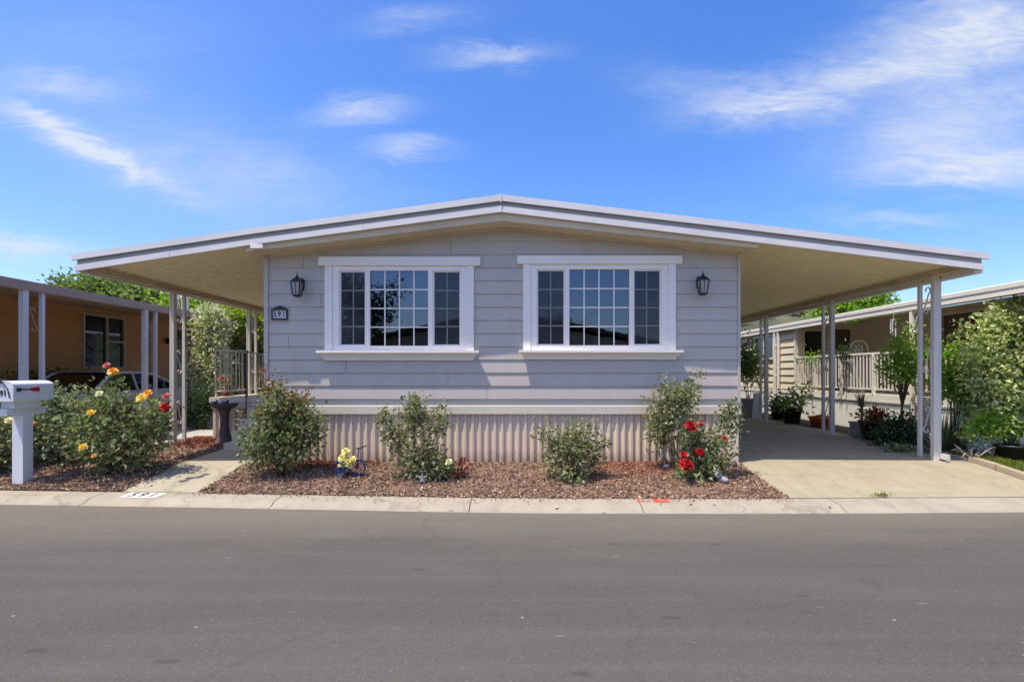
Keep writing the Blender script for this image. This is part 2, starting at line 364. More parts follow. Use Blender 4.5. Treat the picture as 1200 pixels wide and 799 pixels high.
def build(mb, name, mat, parent=None, smooth=False, loc=None):
    """one mesh object; mb is in world space, the object sits at loc (top level) or on its parent"""
    org = Vector(loc) if loc is not None else Vector((0, 0, 0))
    base = (wloc(parent) if parent else Vector((0, 0, 0))) + org
    me = bpy.data.meshes.new(name)
    V = np.array(mb.v, dtype=float) - np.array(base)
    me.from_pydata(V.tolist(), [], mb.f)
    me.materials.append(M[mat]); me.update()
    if smooth: me.polygons.foreach_set('use_smooth', [True]*len(me.polygons))
    o = bpy.data.objects.new(name, me); COL.objects.link(o)
    o.location = org
    if parent: o.parent = parent
    return o

def thing(name, label, cat, loc=(0, 0, 0), group=None):
    o = bpy.data.objects.new(name, None); COL.objects.link(o); o.location = loc; o.empty_display_size = .2
    o['label'] = label; o['category'] = cat
    if group: o['group'] = group
    return o
def tag(o, label, cat, group=None):
    o['label'] = label; o['category'] = cat
    if group: o['group'] = group
    return o
def struct(mb, name, mat, kind='structure', smooth=False, label=None):
    o = build(mb, name, mat, smooth=smooth); o['kind'] = kind
    if label: o['label'] = label
    return o
def copy_tree(o, parent=None):
    c = o.copy(); COL.objects.link(c)
    if parent: c.parent = parent
    for ch in list(o.children): copy_tree(ch, c)
    return c
def text_mesh(txt, size, depth=.004):
    cu = bpy.data.curves.new('text_source', 'FONT'); cu.body = txt; cu.size = size; cu.extrude = depth; cu.align_x = 'CENTER'; cu.align_y = 'CENTER'
    cu.offset = size*.02
    ob = bpy.data.objects.new('text_source', cu); COL.objects.link(ob)
    dg = bpy.context.evaluated_depsgraph_get(); me = bpy.data.meshes.new_from_object(ob.evaluated_get(dg))
    vs = [tuple(v.co) for v in me.vertices]; fs = [tuple(p.vertices) for p in me.polygons]
    bpy.data.objects.remove(ob); bpy.data.curves.remove(cu); bpy.data.meshes.remove(me)
    return vs, fs

# ------------------------------------------------------------------ foliage helpers
def leaves_np(P, D, L, W, rng, curl=.18):
    """P centres (n,3), D directions (n,3) unit, L lengths, W widths -> two-triangle folded leaves"""
    n = len(P)
    rv = rng.normal(size=(n, 3)); S = np.cross(D, rv); S /= np.linalg.norm(S, axis=1, keepdims=True)+1e-9
    N = np.cross(S, D)
    flip = np.where(N[:, 2:3] < 0, -1.0, 1.0); N *= flip; 
    L = L[:, None]; W = W[:, None]
    a = P - D*L*.5; t = P + D*L*.5 - N*L*curl
    l = P - D*L*.05 + S*W*.5 + N*W*.22; r = P - D*L*.05 - S*W*.5 + N*W*.22
    V = np.stack([a, l, t, r], 1).reshape(-1, 3)
    i = np.arange(n)*4
    Fc = np.concatenate([np.stack([i, i+3, i+2], 1), np.stack([i, i+2, i+1], 1)])
    return V, Fc

def foliage(lobes, n, leaf, seed, per=9, spread=2.2, shell=.55, up=.5, aspect=.58):
    """lobes: (x,y,z,rx,ry,rz,weight); returns mesh of n leaves gathered in twig clusters, plus the twig points"""
    rng = np.random.default_rng(seed)
    lob = np.array(lobes, float); w = lob[:, 6]*np.cbrt(lob[:, 3]*lob[:, 4]*lob[:, 5])**2; w /= w.sum()
    k = max(1, n//per)
    idx = rng.choice(len(lob), k, p=w)
    d = rng.normal(size=(k, 3)); d /= np.linalg.norm(d, axis=1, keepdims=True)
    rad = shell + (1-shell)*rng.random(k)**.6
    inner = rng.random(k) < .25; rad[inner] *= rng.random(inner.sum())
    rad *= 1 + .16*rng.normal(size=k)
    C = lob[idx, :3] + d*lob[idx, 3:6]*rad[:, None]
    m = k*per
    ci = np.repeat(np.arange(k), per)
    off = rng.normal(size=(m, 3))*leaf*spread*.5
    P = C[ci] + off
    dd = d[ci]*.7 + off/(leaf*spread) + rng.normal(size=(m, 3))*.55; dd[:, 2] += up*.3 - .1
    dd /= np.linalg.norm(dd, axis=1, keepdims=True)
    L = leaf*(.65+.7*rng.random(m)); W = L*aspect*(.8+.4*rng.random(m))
    V, Fc = leaves_np(P, dd, L, W, rng)
    mb = MB(); mb.np(V, Fc)
    return mb, C

def canes(base, tips, rng, r=.008, wob=.06, r2=.003, spreadbase=.05):
    mb = MB()
    for t in tips:
        b = Vector(base) + Vector((rng.uniform(-1, 1)*spreadbase, rng.uniform(-1, 1)*spreadbase, -.04)); t = Vector(t)
        pts = []
        for i in range(5):
            f = i/4; p = b.lerp(t, f)
            p.z += math.sin(f*math.pi)*.10*(t-b).length*.6
            if 0 < i < 4: p += Vector((rng.uniform(-1, 1), rng.uniform(-1, 1), rng.uniform(-1, 1)))*wob*(t-b).length*.4
            pts.append(p)
        mb.tube(pts, r, 5, r2)
    return mb

def bloom_mesh(c, r, rng, tilt=(0, -.5, .85)):
    ax = Vector(tilt).normalized(); u = ax.orthogonal().normalized(); w = ax.cross(u)
    mb = MB(); c = Vector(c)
    for ring, (n, rr, h, op) in enumerate(((5, 1.0, -.15, .95), (5, .78, .12, .75), (4, .52, .30, .5), (3, .28, .40, .3))):
        for k in range(n):
            a = 2*math.pi*(k+.35*ring)/n + rng.uniform(-.2, .2)
            da = math.pi/n*1.25
            def pt(ang, rad, hh): return c + (u*math.cos(ang)+w*math.sin(ang))*rad*r + ax*hh*r
            o = rr*(.9+.2*rng.random())
            vs = [pt(a, .06, h-.25), pt(a-da*.8, o*.62, h+.02), pt(a+da*.8, o*.62, h+.02), pt(a-da*.6, o, h+(1-op)*.7+rng.uniform(-.08,.08)), pt(a+da*.6, o, h+(1-op)*.7+rng.uniform(-.08,.08)), pt(a, o*1.12, h+(1-op)*.55)]
            mb.add(vs, [(0, 2, 1), (1, 2, 4, 3), (3, 4, 5)])
    return mb

def px_lobes(D, lobs, depth=.8):
    """lobes measured in the photo as (px,py,rx,ry[,weight][,dy]) at distance D -> metres"""
    out = []
    for l in lobs:
        px, py, rx, ry = l[:4]; w = l[4] if len(l) > 4 else 1; dy = l[5] if len(l) > 5 else 0
        Dd = D+dy
        out.append((X_(px, Dd), Dd, Z_(py, Dd), rx*Dd/F, max(rx, ry*.7)*Dd/F*depth, ry*Dd/F, w))
    return out

def shrub(name, label, cat, base, lobes, n, leaf, mat, seed, ncane=9, cane_r=.009, stem='bark', blooms=(), young=None, group=None, per=9, shell=.55, aspect=.58, spread=2.2, up=.5, depth=None):
    rng = random.Random(seed)
    t = thing(name, label, cat, base, group)
    if name == 'rose_bush':                 # long unpruned shoots that break the outline
        lobes = list(lobes); main = lobes[:]
        for _ in range(9):
            l = rng.choice(main); a = rng.uniform(0, 6.283); k = rng.uniform(.85, 1.25); u_ = rng.uniform(.1, 1.15)
            lobes.append((l[0]+math.cos(a)*l[3]*k*.95, l[1]+math.sin(a)*l[4]*k*.7, l[2]+l[5]*u_, .035+.02*rng.random(), .04, .07+.06*rng.random(), 1.6))
        n = int(n*.93)
    mb, C = foliage(lobes, n, leaf, seed, per, spread, shell, up, aspect)
    build(mb, 'foliage', mat, t)
    order = list(range(len(C))); rng.shuffle(order)
    cm = canes(base, [C[i] for i in order[:ncane]], rng, cane_r)
    build(cm, 'stems', stem, t, True)
    if young:
        lob, nn, ymat = young
        mb2, C2 = foliage(lob, nn, leaf*.85, seed+7, 6, 2.4, .3)
        build(mb2, 'young_shoots', ymat, t)['kind'] = 'stuff'
        build(canes(lobes[0][:3], [lob[0][:3]]+[C2[i] for i in range(min(5, len(C2)))], rng, .004, .04, .002), 'shoot_stems', stem, t)
    for (c, r, bm) in blooms:
        tl = (rng.uniform(-.4, .4), -.75+rng.uniform(-.2, .2), .65)
        build(bloom_mesh(c, r, rng, tl), 'bloom', bm, t)
    return t

# ------------------------------------------------------------------ ground
KB = [(-60, 9.0), (-30, 8.2), (-14, 7.45), (-6.95, 6.97), (-3.85, 6.80), (-1.8, 6.66), (.1, 6.54), (3.5, 6.53), (6.5, 6.60), (14, 6.9), (30, 7.6), (60, 8.6)]
_kx = np.array([p[0] for p in KB]); _ky = np.array([p[1] for p in KB])
def yb(x):
    # smoothed interpolation of the back edge of the kerb
    s = 0
    for d in (-.8, -.4, 0, .4, .8): s += np.interp(x+d, _kx, _ky)
    return float(s/5)
def gz(x, y):
    b = yb(x)
    if y <= b: return -.18
    if y < 8: return -.18 + .18*(y-b)/(8-b)
    return min(.08, (y-8)*.035)

def hash2(x, y):
    return (math.sin(x*12.9898+y*78.233)*43758.5453) % 1
def vnoise(x, y):
    xi, yi = math.floor(x), math.floor(y); fx, fy = x-xi, y-yi; fx = fx*fx*(3-2*fx); fy = fy*fy*(3-2*fy)
    a, b, c, d = hash2(xi, yi), hash2(xi+1, yi), hash2(xi, yi+1), hash2(xi+1, yi+1)
    return (a*(1-fx)+b*fx)*(1-fy)+(c*(1-fx)+d*fx)*fy

def patch(xs, ytop, ny, dz, bump=0, sc=6, ybase=None):
    """a sheet from the kerb (or ybase) back to ytop, laid on the ground profile"""
    mb = MB(); nx = len(xs)
    for x in xs:
        b = yb(x) if ybase is None else ybase(x)
        for j in range(ny+1):
            y = b + (ytop-b)*j/ny
            e = min(1, j/2, (ny-j)/1.0 + .3)
            mb.v.append((x, y, gz(x, y)+dz + bump*(vnoise(x*sc, y*sc)+.5*vnoise(x*sc*2.3, y*sc*2.3)-.7)*e))
    for i in range(nx-1):
        for j in range(ny): a = i*(ny+1)+j; mb.f.append((a, a+ny+1, a+ny+2, a+1))
    return mb
lin = lambda a, b, n: [a+(b-a)*i/n for i in range(n+1)]

# broad terrain out to the horizon
mb = MB(); ys = [-900, -120, -40, -5.2, -4.9, 5, 6, 6.3, 8, 11, 40, 150, 900]; xs = [-900, -150, -50, -25, -12, -6, 0, 6, 12, 25, 50, 150, 900]
for x in xs:
    for y in ys:
        z = -.12 if y < -5 else (-.34 if y < 6.2 else (-.30 if y < 6.4 else gz(x, max(y, yb(x)+.3))-.05))
        mb.v.append((x, y, z))
for i in range(len(xs)-1):
    for j in range(len(ys)-1): a = i*len(ys)+j; mb.f.append((a, a+len(ys), a+len(ys)+1, a+1))
struct(mb, 'ground', 'earth')

# road
mb = MB(); xs = lin(-60, 60, 120); N = 14
for x in xs:
    f = yb(x)-.44
    for j in range(N+1):
        t = j/N; y = -4.4 + (f+4.4)*t
        mb.v.append((x, y, -.245 + .05*(1-(2*t-1)**2)*.6))
for i in range(len(xs)-1):
    for j in range(N): a = i*(N+1)+j; mb.f.append((a, a+N+1, a+N+2, a+1))
struct(mb, 'road', 'asphalt', smooth=True)

# kerb: rolled concrete profile with saw-cut joints
prof = [(-.02, -.40), (0, -.182), (-.02, -.176), (-.27, -.186), (-.31, -.196), (-.35, -.218), (-.385, -.236), (-.47, -.243), (-.50, -.40)]
joints = [-9.6, -7.35, -5.55, -3.1, -.62, 1.47, 3.9, 6.4, 8.9]
segs = [-60, -30, -14] + joints + [14, 30, 60]
kx = []
mb = MB()
for a, b in zip(segs[:-1], segs[1:]):
    xs = lin(a+.006, b-.006, 6); np_ = len(prof); o = len(mb.v)
    for x in xs:
        y0 = yb(x)
        for dy, z in prof: mb.v.append((x, y0+dy, z))
    for i in range(6):
        for k in range(np_-1):
            q = o+i*np_+k; mb.f.append((q, q+1, q+np_+1, q+np_))
    mb.f.append(tuple(o+k for k in range(np_))); mb.f.append(tuple(o+6*np_+k for k in range(np_-1, -1, -1)))
struct(mb, 'kerb', 'concrete_kerb')
mb = MB(); mb.box(-60, 60, -4.9, -4.4, -.4, -.12); struct(mb, 'far_kerb', 'concrete_kerb')

# front mulch bed, side bed
xs = lin(-4.27, 3.40, 90); struct(patch(xs, 8.07, 18, .008, .05, 7), 'mulch_bed', 'mulch', smooth=True)
xs = lin(-16, -5.37, 100); struct(patch(xs, 9.4, 22, .008, .05, 7), 'planting_bed', 'mulch', smooth=True)
xs = lin(-6.7, -5.37, 16); struct(patch(xs, 10.35, 8, .02, .03, 7, ybase=lambda x: 9.38), 'red_mulch_bed', 'mulch', smooth=True)
# path, driveway
xs = lin(-5.36, -4.28, 6); struct(patch(xs, 10.2, 12, .005), 'path', 'concrete_walk')
def slab(xs, y0, y1, dz, n=4): return patch(xs, y1, n, dz, ybase=(lambda x: y0) if y0 is not None else None)
mb = patch(lin(3.405, 7.10, 8), 8.9, 10, .005)
struct(mb, 'driveway', 'concrete')
mb = MB()
for a, b in ((8.912, 11.9), (11.912, 14.9), (14.912, 24)):
    p = slab(lin(3.405, 7.10, 4), a, b, .005); mb.add(p.v, p.f)
struct(mb, 'carport_slab', 'concrete')
# neighbour's concrete and the gravel strip
struct(slab(lin(-11.4, -6.72, 6), 9.4, 26, .006), 'side_driveway', 'concrete_grey')
struct(slab(lin(-6.70, -3.9, 6), 10.36, 26, .010), 'gravel_strip', 'gravel')
# right verge
struct(patch(lin(7.24, 18, 30), 8.7, 8, .03, .02, 5), 'lawn', 'lawn', smooth=True)
struct(slab(lin(7.10, 7.98, 4), 8.7, 24, .02), 'side_bed', 'soil')

# bark chips (loose cover) and grass
def scatter_flat(n, region, size, seed, asp=.42, tilt=.5, lift=.012):
    rng = np.random.default_rng(seed); P = []
    while len(P) < n:
        x, y = region(rng)
        if x is None: continue
        P.append((x, y, gz(x, y) + lift + rng.random()*.018))
    P = np.array(P); D = rng.normal(size=(n, 3)); D[:, 2] *= tilt; D /= np.linalg.norm(D, axis=1, keepdims=True)
    L = size*(.45+1.1*rng.random(n)**1.5)
    V, Fc = leaves_np(P, D, L, L*asp*(.6+.8*rng.random(n)), rng, .05)
    mb = MB(); mb.np(V, Fc); return mb
def reg_front(rng):
    x = rng.uniform(-4.29, 3.42); y = yb(x) + (8.02-yb(x))*rng.random()
    q = rng.random()
    if q < .10: y = yb(x) + rng.normal()*.025
    elif q < .112: y = yb(x) - abs(rng.normal())*.12 - .01
    return (x, y)
def reg_left(rng):
    x = rng.uniform(-9.5, -5.34) if rng.random() < .35 else rng.uniform(-7.6, -5.34)
    y = yb(x) + (9.4-yb(x))*rng.random()**1.4
    return (x, y)
struct(scatter_flat(31000, reg_front, .042, 3), 'bark_chips', 'chip', 'stuff')
struct(scatter_flat(18000, reg_left, .043, 4), 'bark_chips', 'chip', 'stuff')
struct(scatter_flat(3600, lambda r: (r.uniform(-6.7, -5.34), r.uniform(9.3, 10.25)), .045, 5, lift=.03), 'red_bark_chips', 'chip_red', 'stuff')
struct(scatter_flat(4200, lambda r: (r.uniform(.6, 3.0), 8.02-abs(r.normal())*.40) , .04, 6, lift=.02), 'red_bark_chips', 'chip_red', 'stuff')
struct(scatter_flat(1500, lambda r: (r.uniform(-4.0, -2.2), 8.02-abs(r.normal())*.12) , .05, 8, lift=.03), 'red_bark_chips', 'chip_red', 'stuff')
def blades(n, region, h, seed, lean=.35):
    rng = np.random.default_rng(seed); P = []
    for _ in range(n):
        x, y = region(rng); P.append((x, y, gz(x, y)+.02))
    P = np.array(P); hh = h*(.5+rng.random(n))
    D = rng.normal(size=(n, 3))*lean; D[:, 2] = 1; D /= np.linalg.norm(D, axis=1, keepdims=True)
    V, Fc = leaves_np(P + D*(hh*.45)[:, None], D, hh, hh*.09+.004, rng, .25)
    mb = MB(); mb.np(V, Fc); return mb
struct(blades(15000, lambda r: (lambda x: (x, yb(x)+(8.75-yb(x))*r.random()))(7.26+abs(r.normal())*1.5), .07, 11), 'grass', 'grass', 'stuff')
struct(blades(70, lambda r: (4.63+r.normal()*.07, yb(4.6)+.02+r.normal()*.012), .05, 12, .8), 'joint_grass', 'grass', 'stuff')

# edging stones between driveway and verge
rg = random.Random(5)
ys_ = [6.62, 7.15, 7.68, 8.15]
for i in range(3):
    m_ = MB(); y0, y1 = ys_[i]+.006, ys_[i+1]-.006
    h0, h1 = gz(7.1, y0), gz(7.1, y1)
    m_.add([(7.11, y0, h0-.1), (7.235, y0, h0-.1), (7.235, y1, h1-.1), (7.11, y1, h1-.1), (7.125, y0, h0+.085), (7.225, y0, h0+.09), (7.225, y1, h1+.085), (7.125, y1, h1+.08)],
           [(0,3,2,1),(4,5,6,7),(0,1,5,4),(1,2,6,5),(2,3,7,6),(3,0,4,7)])
    o = build(m_, 'edging_stone', 'edging')
    tag(o, ['tan concrete edging block nearest the kerb beside the lawn', 'middle tan concrete edging block between driveway and lawn', 'tan concrete edging block nearest the carport post'][i], 'edging stone', 'edging blocks beside the driveway')
m_ = MB()
for i in range(7):
    y0 = 8.2+i*.42; m_.box(7.11, 7.2, y0, y0+.41, gz(7, y0)-.05, gz(7, y0)+.06)
tag(build(m_, 'bed_edging', 'concrete_grey'), 'low grey strip edging the shaded bed beyond the carport post', 'edging')

# brick edge round the red mulch
for i in range(7):
    a = i/6; x = -6.62+1.02*a; y = 10.36+.03*math.sin(a*3.1)
    m_ = MB(); m_.box(x, x+.155, y, y+.09, .05, .135)
    o = build(m_, 'edging_brick', 'brick_red')
    tag(o, 'red edging brick in the row between red mulch and pale gravel', 'brick', 'edging bricks by the porch')

# ------------------------------------------------------------------ the grey home
WY = 8.0; XL, XR = -3.96, 3.413; RX = -.28
def sof(x):   # underside of the gable soffit
    return 3.68 - (3.68-3.237)*(RX-x)/(RX-XL) if x < RX else 3.68 - (3.68-3.287)*(x-RX)/(XR-RX)
home = thing('mobile_home', 'grey lap-sided single-storey home with white trimmed windows and wide low roof over two carports', 'house', (0, WY, 0))
wins = []
for (h0, h1, hy0, hy1, c0, c1, sashes, py0, py1, s0, s1, sy0, sy1) in (
    (375, 563, 302, 312, 381.5, 555.5, (398, 429, 434, 502, 507.5, 540), 317.5, 405.2, 374, 562, 411, 422),
    (606, 798, 300.5, 310, 613, 791, (629, 662, 667, 737, 742, 774.5), 316, 404.7, 608, 798, 410.5, 421)):
    g = lambda p: (p-VX)/75.0
    h = lambda p: CZ+(HY-p)/75.0
    wins.append(dict(hx=(g(h0), g(h1)), hz=(h(hy1), h(hy0)), cx=(g(c0), g(c1)), s=[g(q) for q in sashes], pz=(h(py1), h(py0)), sx=(g(s0), g(s1)), sz=(h(sy1), h(sy0)), seed=h0))
holes = [(w['cx'][0]+.05, w['cx'][1]-.05, w['sz'][1]-.03, w['hz'][0]+.05) for w in wins]

mb = MB(); PITCH = .205; z0 = 1.012; PR = .016
rs = random.Random(9)
k = 0
while z0+PITCH*k < 3.7:
    za = z0+PITCH*k; zb = za+PITCH
    cuts = {XL, XR, RX}
    for hx0, hx1, hz0, hz1 in holes: cuts |= {hx0, hx1}
    sp = rs.uniform(XL+.3, XR-.3)
    for zz in (za, zb):
        if zz > 3.237:
            xl = XL + (zz-3.237)/(3.68-3.237)*(RX-XL); xr = XR - (zz-3.287)/(3.68-3.287)*(XR-RX)
            cuts |= {min(max(xl, XL), RX), max(min(xr, XR), RX)}
    cuts = sorted(cuts)
    fy = lambda z: WY - PR*(1-(z-za)/PITCH) - .004
    for a, b in zip(cuts[:-1], cuts[1:]):
        if b-a < 1e-5: continue
        spans = [(za, zb)]
        for hx0, hx1, hz0, hz1 in holes:
            if a >= hx0-1e-6 and b <= hx1+1e-6:
                ns = []
                for (p, q) in spans:
                    if hz1 <= p or hz0 >= q: ns.append((p, q)); continue
                    if p < hz0: ns.append((p, hz0))
                    if q > hz1: ns.append((hz1, q))
                spans = ns
        for p, q in spans:
            pieces = [(a, b)]
            if a+.05 < sp < b-.05: pieces = [(a, sp-.0025), (sp+.0025, b)]
            for u, v in pieces:
                tu, tv = min(q, sof(u)+.02), min(q, sof(v)+.02)
                if tu <= p and tv <= p: continue
                tu = max(tu, p); tv = max(tv, p)
                mb.add([(u, fy(p), p), (v, fy(p), p), (v, fy(tv), tv), (u, fy(tu), tu), (u, WY+.012, p), (v, WY+.012, p)], [(0, 1, 2, 3), (0, 4, 5, 1)])
    k += 1
build(mb, 'siding', 'siding', home)
# body of the home behind the siding
mb = MB()
mb.box(XL, XL+.05, WY+.02, 23, .78, 3.35); mb.box(XR-.05, XR, WY+.02, 23, .78, 3.35); mb.box(XL+.05, XR-.05, 22.95, 23, .78, 3.35)
build(mb, 'side_walls', 'siding', home)
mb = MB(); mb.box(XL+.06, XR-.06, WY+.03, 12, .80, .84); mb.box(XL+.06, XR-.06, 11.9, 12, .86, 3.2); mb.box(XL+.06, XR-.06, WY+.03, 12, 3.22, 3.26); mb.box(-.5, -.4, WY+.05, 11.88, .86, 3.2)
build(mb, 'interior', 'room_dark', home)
for a, b in ((XL-.035, XL+.03), (XR-.03, XR+.01)):
    m_ = MB(); m_.box(a, b, WY-.035, WY+.05, .96, 3.225); build(m_, 'corner_trim', 'siding', home)
# ledger and skirting
mb = MB(); mb.extrude([(WY-.006, .777), (WY-.006, .90), (WY+.0, .905), (WY+.0, 1.008), (WY+.05, 1.008), (WY+.05, .777)], 'x', XL-.02, XR+.035)
build(mb, 'ledger_trim', 'ledger', home)
mb = MB(); pts = []; x = XL
pat = [.035, .02, .045, .02, .03, .016, .055, .018]
q = 0; out = True; pts.append((x, WY+.026))
while x < XR-.12:
    w = pat[q % len(pat)]*rs.uniform(.88, 1.12); x2 = min(x+w, XR-.1)
    if q % 2 == 0: pts.append((x2, pts[-1][1]))
    else: out = not out; pts.append((x2, WY+.026 if out else WY+.056))
    x = x2; q += 1
n = len(pts)
vs = [(a, b, -.06) for a, b in pts] + [(a, b, .78) for a, b in pts]
mb.add(vs, [(i, i+1, i+1+n, i+n) for i in range(n-1)])
build(mb, 'skirting', 'skirt', home)
mb = MB(); mb.box(XR-.105, XR, WY+.014, WY+.075, -.06, .776); mb.box(XR-.02, XR-.004, WY+.077, 23, -.06, .776); mb.box(XL+.004, XL+.02, WY+.077, 23, -.06, .776)
build(mb, 'skirting_corner', 'ledger', home)

# windows
for w in wins:
    c0, c1 = w['cx']; zb_, zt = w['sz'][1], w['hz'][0]
    rngw = random.Random(w['seed'])
    cw = .115
    m_ = MB()
    m_.box(c0, c0+cw, WY-.045, WY+.02, zb_, zt); m_.box(c1-cw, c1, WY-.045, WY+.02, zb_, zt)
    m_.box(w['hx'][0], w['hx'][1], WY-.065, WY+.02, w['hz'][0], w['hz'][1])
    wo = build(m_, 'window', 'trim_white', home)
    # sill with a cove under it
    s0, s1 = w['sx']; sb, st = w['sz']
    prof = [(WY-.135, st), (WY-.135, st-.035), (WY-.122, st-.045), (WY-.08, st-.075), (WY-.045, sb+.02), (WY-.045, sb), (WY+.02, sb), (WY+.02, st)]
    m_ = MB(); n = len(prof); vs = []
    for side, xx in ((0, s0), (1, s1)):
        for (y, z) in prof:
            inset = .09*(y-(WY-.135))/.09 if y < WY else .09
            inset = min(.09, max(0, inset)); vs.append((xx+inset if side == 0 else xx-inset, y, z))
    # keep the back straight under the top edge
    m_.add(vs, [tuple(range(n)), tuple(range(2*n-1, n-1, -1))] + [(i, i+n, (i+1) % n+n, (i+1) % n) for i in range(n)])
    build(m_, 'sill', 'trim_white', wo)
    f0, f1 = c0+cw+.002, c1-cw-.002; pb, pt = w['pz']; S = w['s']
    m_ = MB()
    m_.box(f0, S[0], WY-.030, WY+.06, zb_+.002, zt-.002); m_.box(S[5], f1, WY-.030, WY+.06, zb_+.002, zt-.002)
    m_.box(S[0], S[5], WY-.030, WY+.06, zb_+.002, pb); m_.box(S[0], S[5], WY-.030, WY+.06, pt, zt-.002)
    m_.box(S[1], S[2], WY-.030, WY+.06, pb, pt); m_.box(S[3], S[4], WY-.030, WY+.06, pb, pt)
    build(m_, 'frame', 'trim_white', wo)
    for a, b in ((S[0], S[1]), (S[4], S[5])):     # slim sash rails of the sliding lights
        t_ = .022; m_ = MB()
        m_.box(a, a+t_, WY+.004, WY+.045, pb, pt); m_.box(b-t_, b, WY+.004, WY+.045, pb, pt); m_.box(a+t_, b-t_, WY+.004, WY+.045, pb, pb+t_); m_.box(a+t_, b-t_, WY+.004, WY+.045, pt-t_, pt)
        build(m_, 'sash', 'trim_white', wo)
    for (a, b, yy, sc) in ((S[0]+.022, S[1]-.022, WY+.030, True), (S[2], S[3], WY+.012, False), (S[4]+.022, S[5]-.022, WY+.030, True)):
        lo, hi = (pb+.022, pt-.022) if sc else (pb, pt)
        m_ = MB(); m_.box(a, b, yy, yy+.006, lo, hi); build(m_, 'pane', 'glass', wo)
        nc = 2 if sc else 4
        m_ = MB()
        for i in range(1, nc): xx = a+(b-a)*i/nc; m_.box(xx-.009, xx+.009, yy-.010, yy-.001, lo, hi)
        xsx = [a] + [a+(b-a)*i/nc for i in range(1, nc)] + [b]
        for j in range(1, 4):
            zz = lo+(hi-lo)*j/4
            for i in range(nc):
                m_.box(xsx[i]+(.010 if i else 0), xsx[i+1]-(.010 if i < nc-1 else 0), yy-.010, yy-.001, zz-.009, zz+.009)
        build(m_, 'muntin', 'trim_white', wo)
        if sc:
            m_ = MB(); m_.box(a, b, WY+.007, WY+.009, lo, hi); build(m_, 'insect_screen', 'screen', wo)
    # half raised blind behind the glass
    m_ = MB(); zz = pt-.005
    while zz > pt-.30:
        m_.add([(S[0], WY+.10, zz), (S[5], WY+.10, zz), (S[5], WY+.118, zz-.02), (S[0], WY+.118, zz-.02)], [(0, 1, 2, 3)]); zz -= .021
    build(m_, 'blind', 'blind', wo)
# pale ornament on the inner window ledge
m_ = MB(); cx_ = (718-VX)/75-.02; zz = wins[1]['pz'][0]
m_.lathe((X_(698, 8.12), WY+.13, zz-.02), [(.035, 0), (.05, .03), (.035, .08), (.02, .10), (.03, .13), (.022, .165), (.004, .175)], 10)
tag(build(m_, 'figurine', 'ornament_white', smooth=True), 'small pale figurine standing inside the right window', 'figurine')

# roof: cap, grey recess, white fascia follow the measured eaves line
RXS = [-6.61, -3.904, -.29, 3.363, 6.905]
cap_t = [3.155, 3.546, 4.037, 3.609, 3.174]; cap_b = [3.073, 3.47, 3.949, 3.52, 3.086]; wh_t = [3.004, 3.395, 3.877, 3.44, 3.02]; wh_b = [2.916, 3.316, 3.79, 3.355, 2.935]
Zp = lambda zs, d=0, xs=RXS: [(x, z+d) for x, z in zip(xs, zs)]
RX2 = [-6.57, -3.904, -.29, 3.363, 6.83]
m_ = MB(); m_.strip(Zp(cap_t), Zp(cap_b, .03), 7.56, 23.4); roof = build(m_, 'roof', 'roof_top', home)
m_ = MB(); m_.strip(Zp(cap_t, .004), Zp(cap_b), 7.525, 7.557); build(m_, 'roof_cap', 'fascia_white', roof)
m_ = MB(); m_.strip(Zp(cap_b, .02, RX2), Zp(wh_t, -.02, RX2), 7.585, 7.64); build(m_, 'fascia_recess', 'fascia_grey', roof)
m_ = MB(); m_.strip(Zp(wh_t, 0, RX2), Zp(wh_b, 0, RX2), 7.540, 7.583); build(m_, 'fascia', 'fascia_white', roof)
# overlap seams of the metal lengths
m_ = MB()
for x, dz in ((-.29, 0),):
    m_.box(x-.012, x+.012, 7.518, 7.56, 3.93, 4.045); m_.box(x-.012, x+.012, 7.533, 7.56, 3.785, 3.88)
build(m_, 'ridge_clip', 'fascia_white', roof)
def band_z(zs, x, xs=RX2): return float(np.interp(x, xs, zs))
for x in (-5.2, -2.35, 1.55, 4.7):          # lapped joints between the metal lengths
    m_ = MB(); a, b = x-.03, x+.03
    m_.add([(a, 7.5365, band_z(wh_b, a)-.003), (b, 7.5365, band_z(wh_b, b)-.003), (b, 7.5365, band_z(wh_t, b)+.003), (a, 7.5365, band_z(wh_t, a)+.003),
            (a, 7.541, band_z(wh_b, a)-.003), (b, 7.541, band_z(wh_b, b)-.003), (b, 7.541, band_z(wh_t, b)+.003), (a, 7.541, band_z(wh_t, a)+.003)], [(0,1,2,3),(7,6,5,4),(0,4,5,1),(1,5,6,2),(2,6,7,3),(3,7,4,0)])
    build(m_, 'joint_cover', 'fascia_white', roof)
m_ = MB(); m_.box(-3.98, -3.80, 7.535, 7.60, 3.255, 3.315); build(m_, 'gutter_stub', 'trim_white', roof)
# gable soffit and its front board
sx = [XL-.11, RX, XR+.11]
st_ = [3.225, 3.68, 3.275]
m_ = MB(); m_.strip([(x, z+.03) for x, z in zip(sx, st_)], list(zip(sx, st_)), 7.625, WY+.03); build(m_, 'soffit', 'soffit', home)
fb = [sof_ for sof_ in st_]
m_ = MB(); m_.strip([(sx[0], 3.36), (RX, 3.85), (sx[2], 3.40)], [(x, z-.006) for x, z in zip(sx, st_)], 7.595, 7.622); build(m_, 'barge_board', 'soffit', home)
m_ = MB(); m_.strip([(XL+.05, 3.245), (RX, 3.677), (XR-.03, 3.29)], [(XL+.05, 3.215), (RX, 3.645), (XR-.03, 3.26)], WY-.04, WY-.016); build(m_, 'frieze_trim', 'soffit', home)

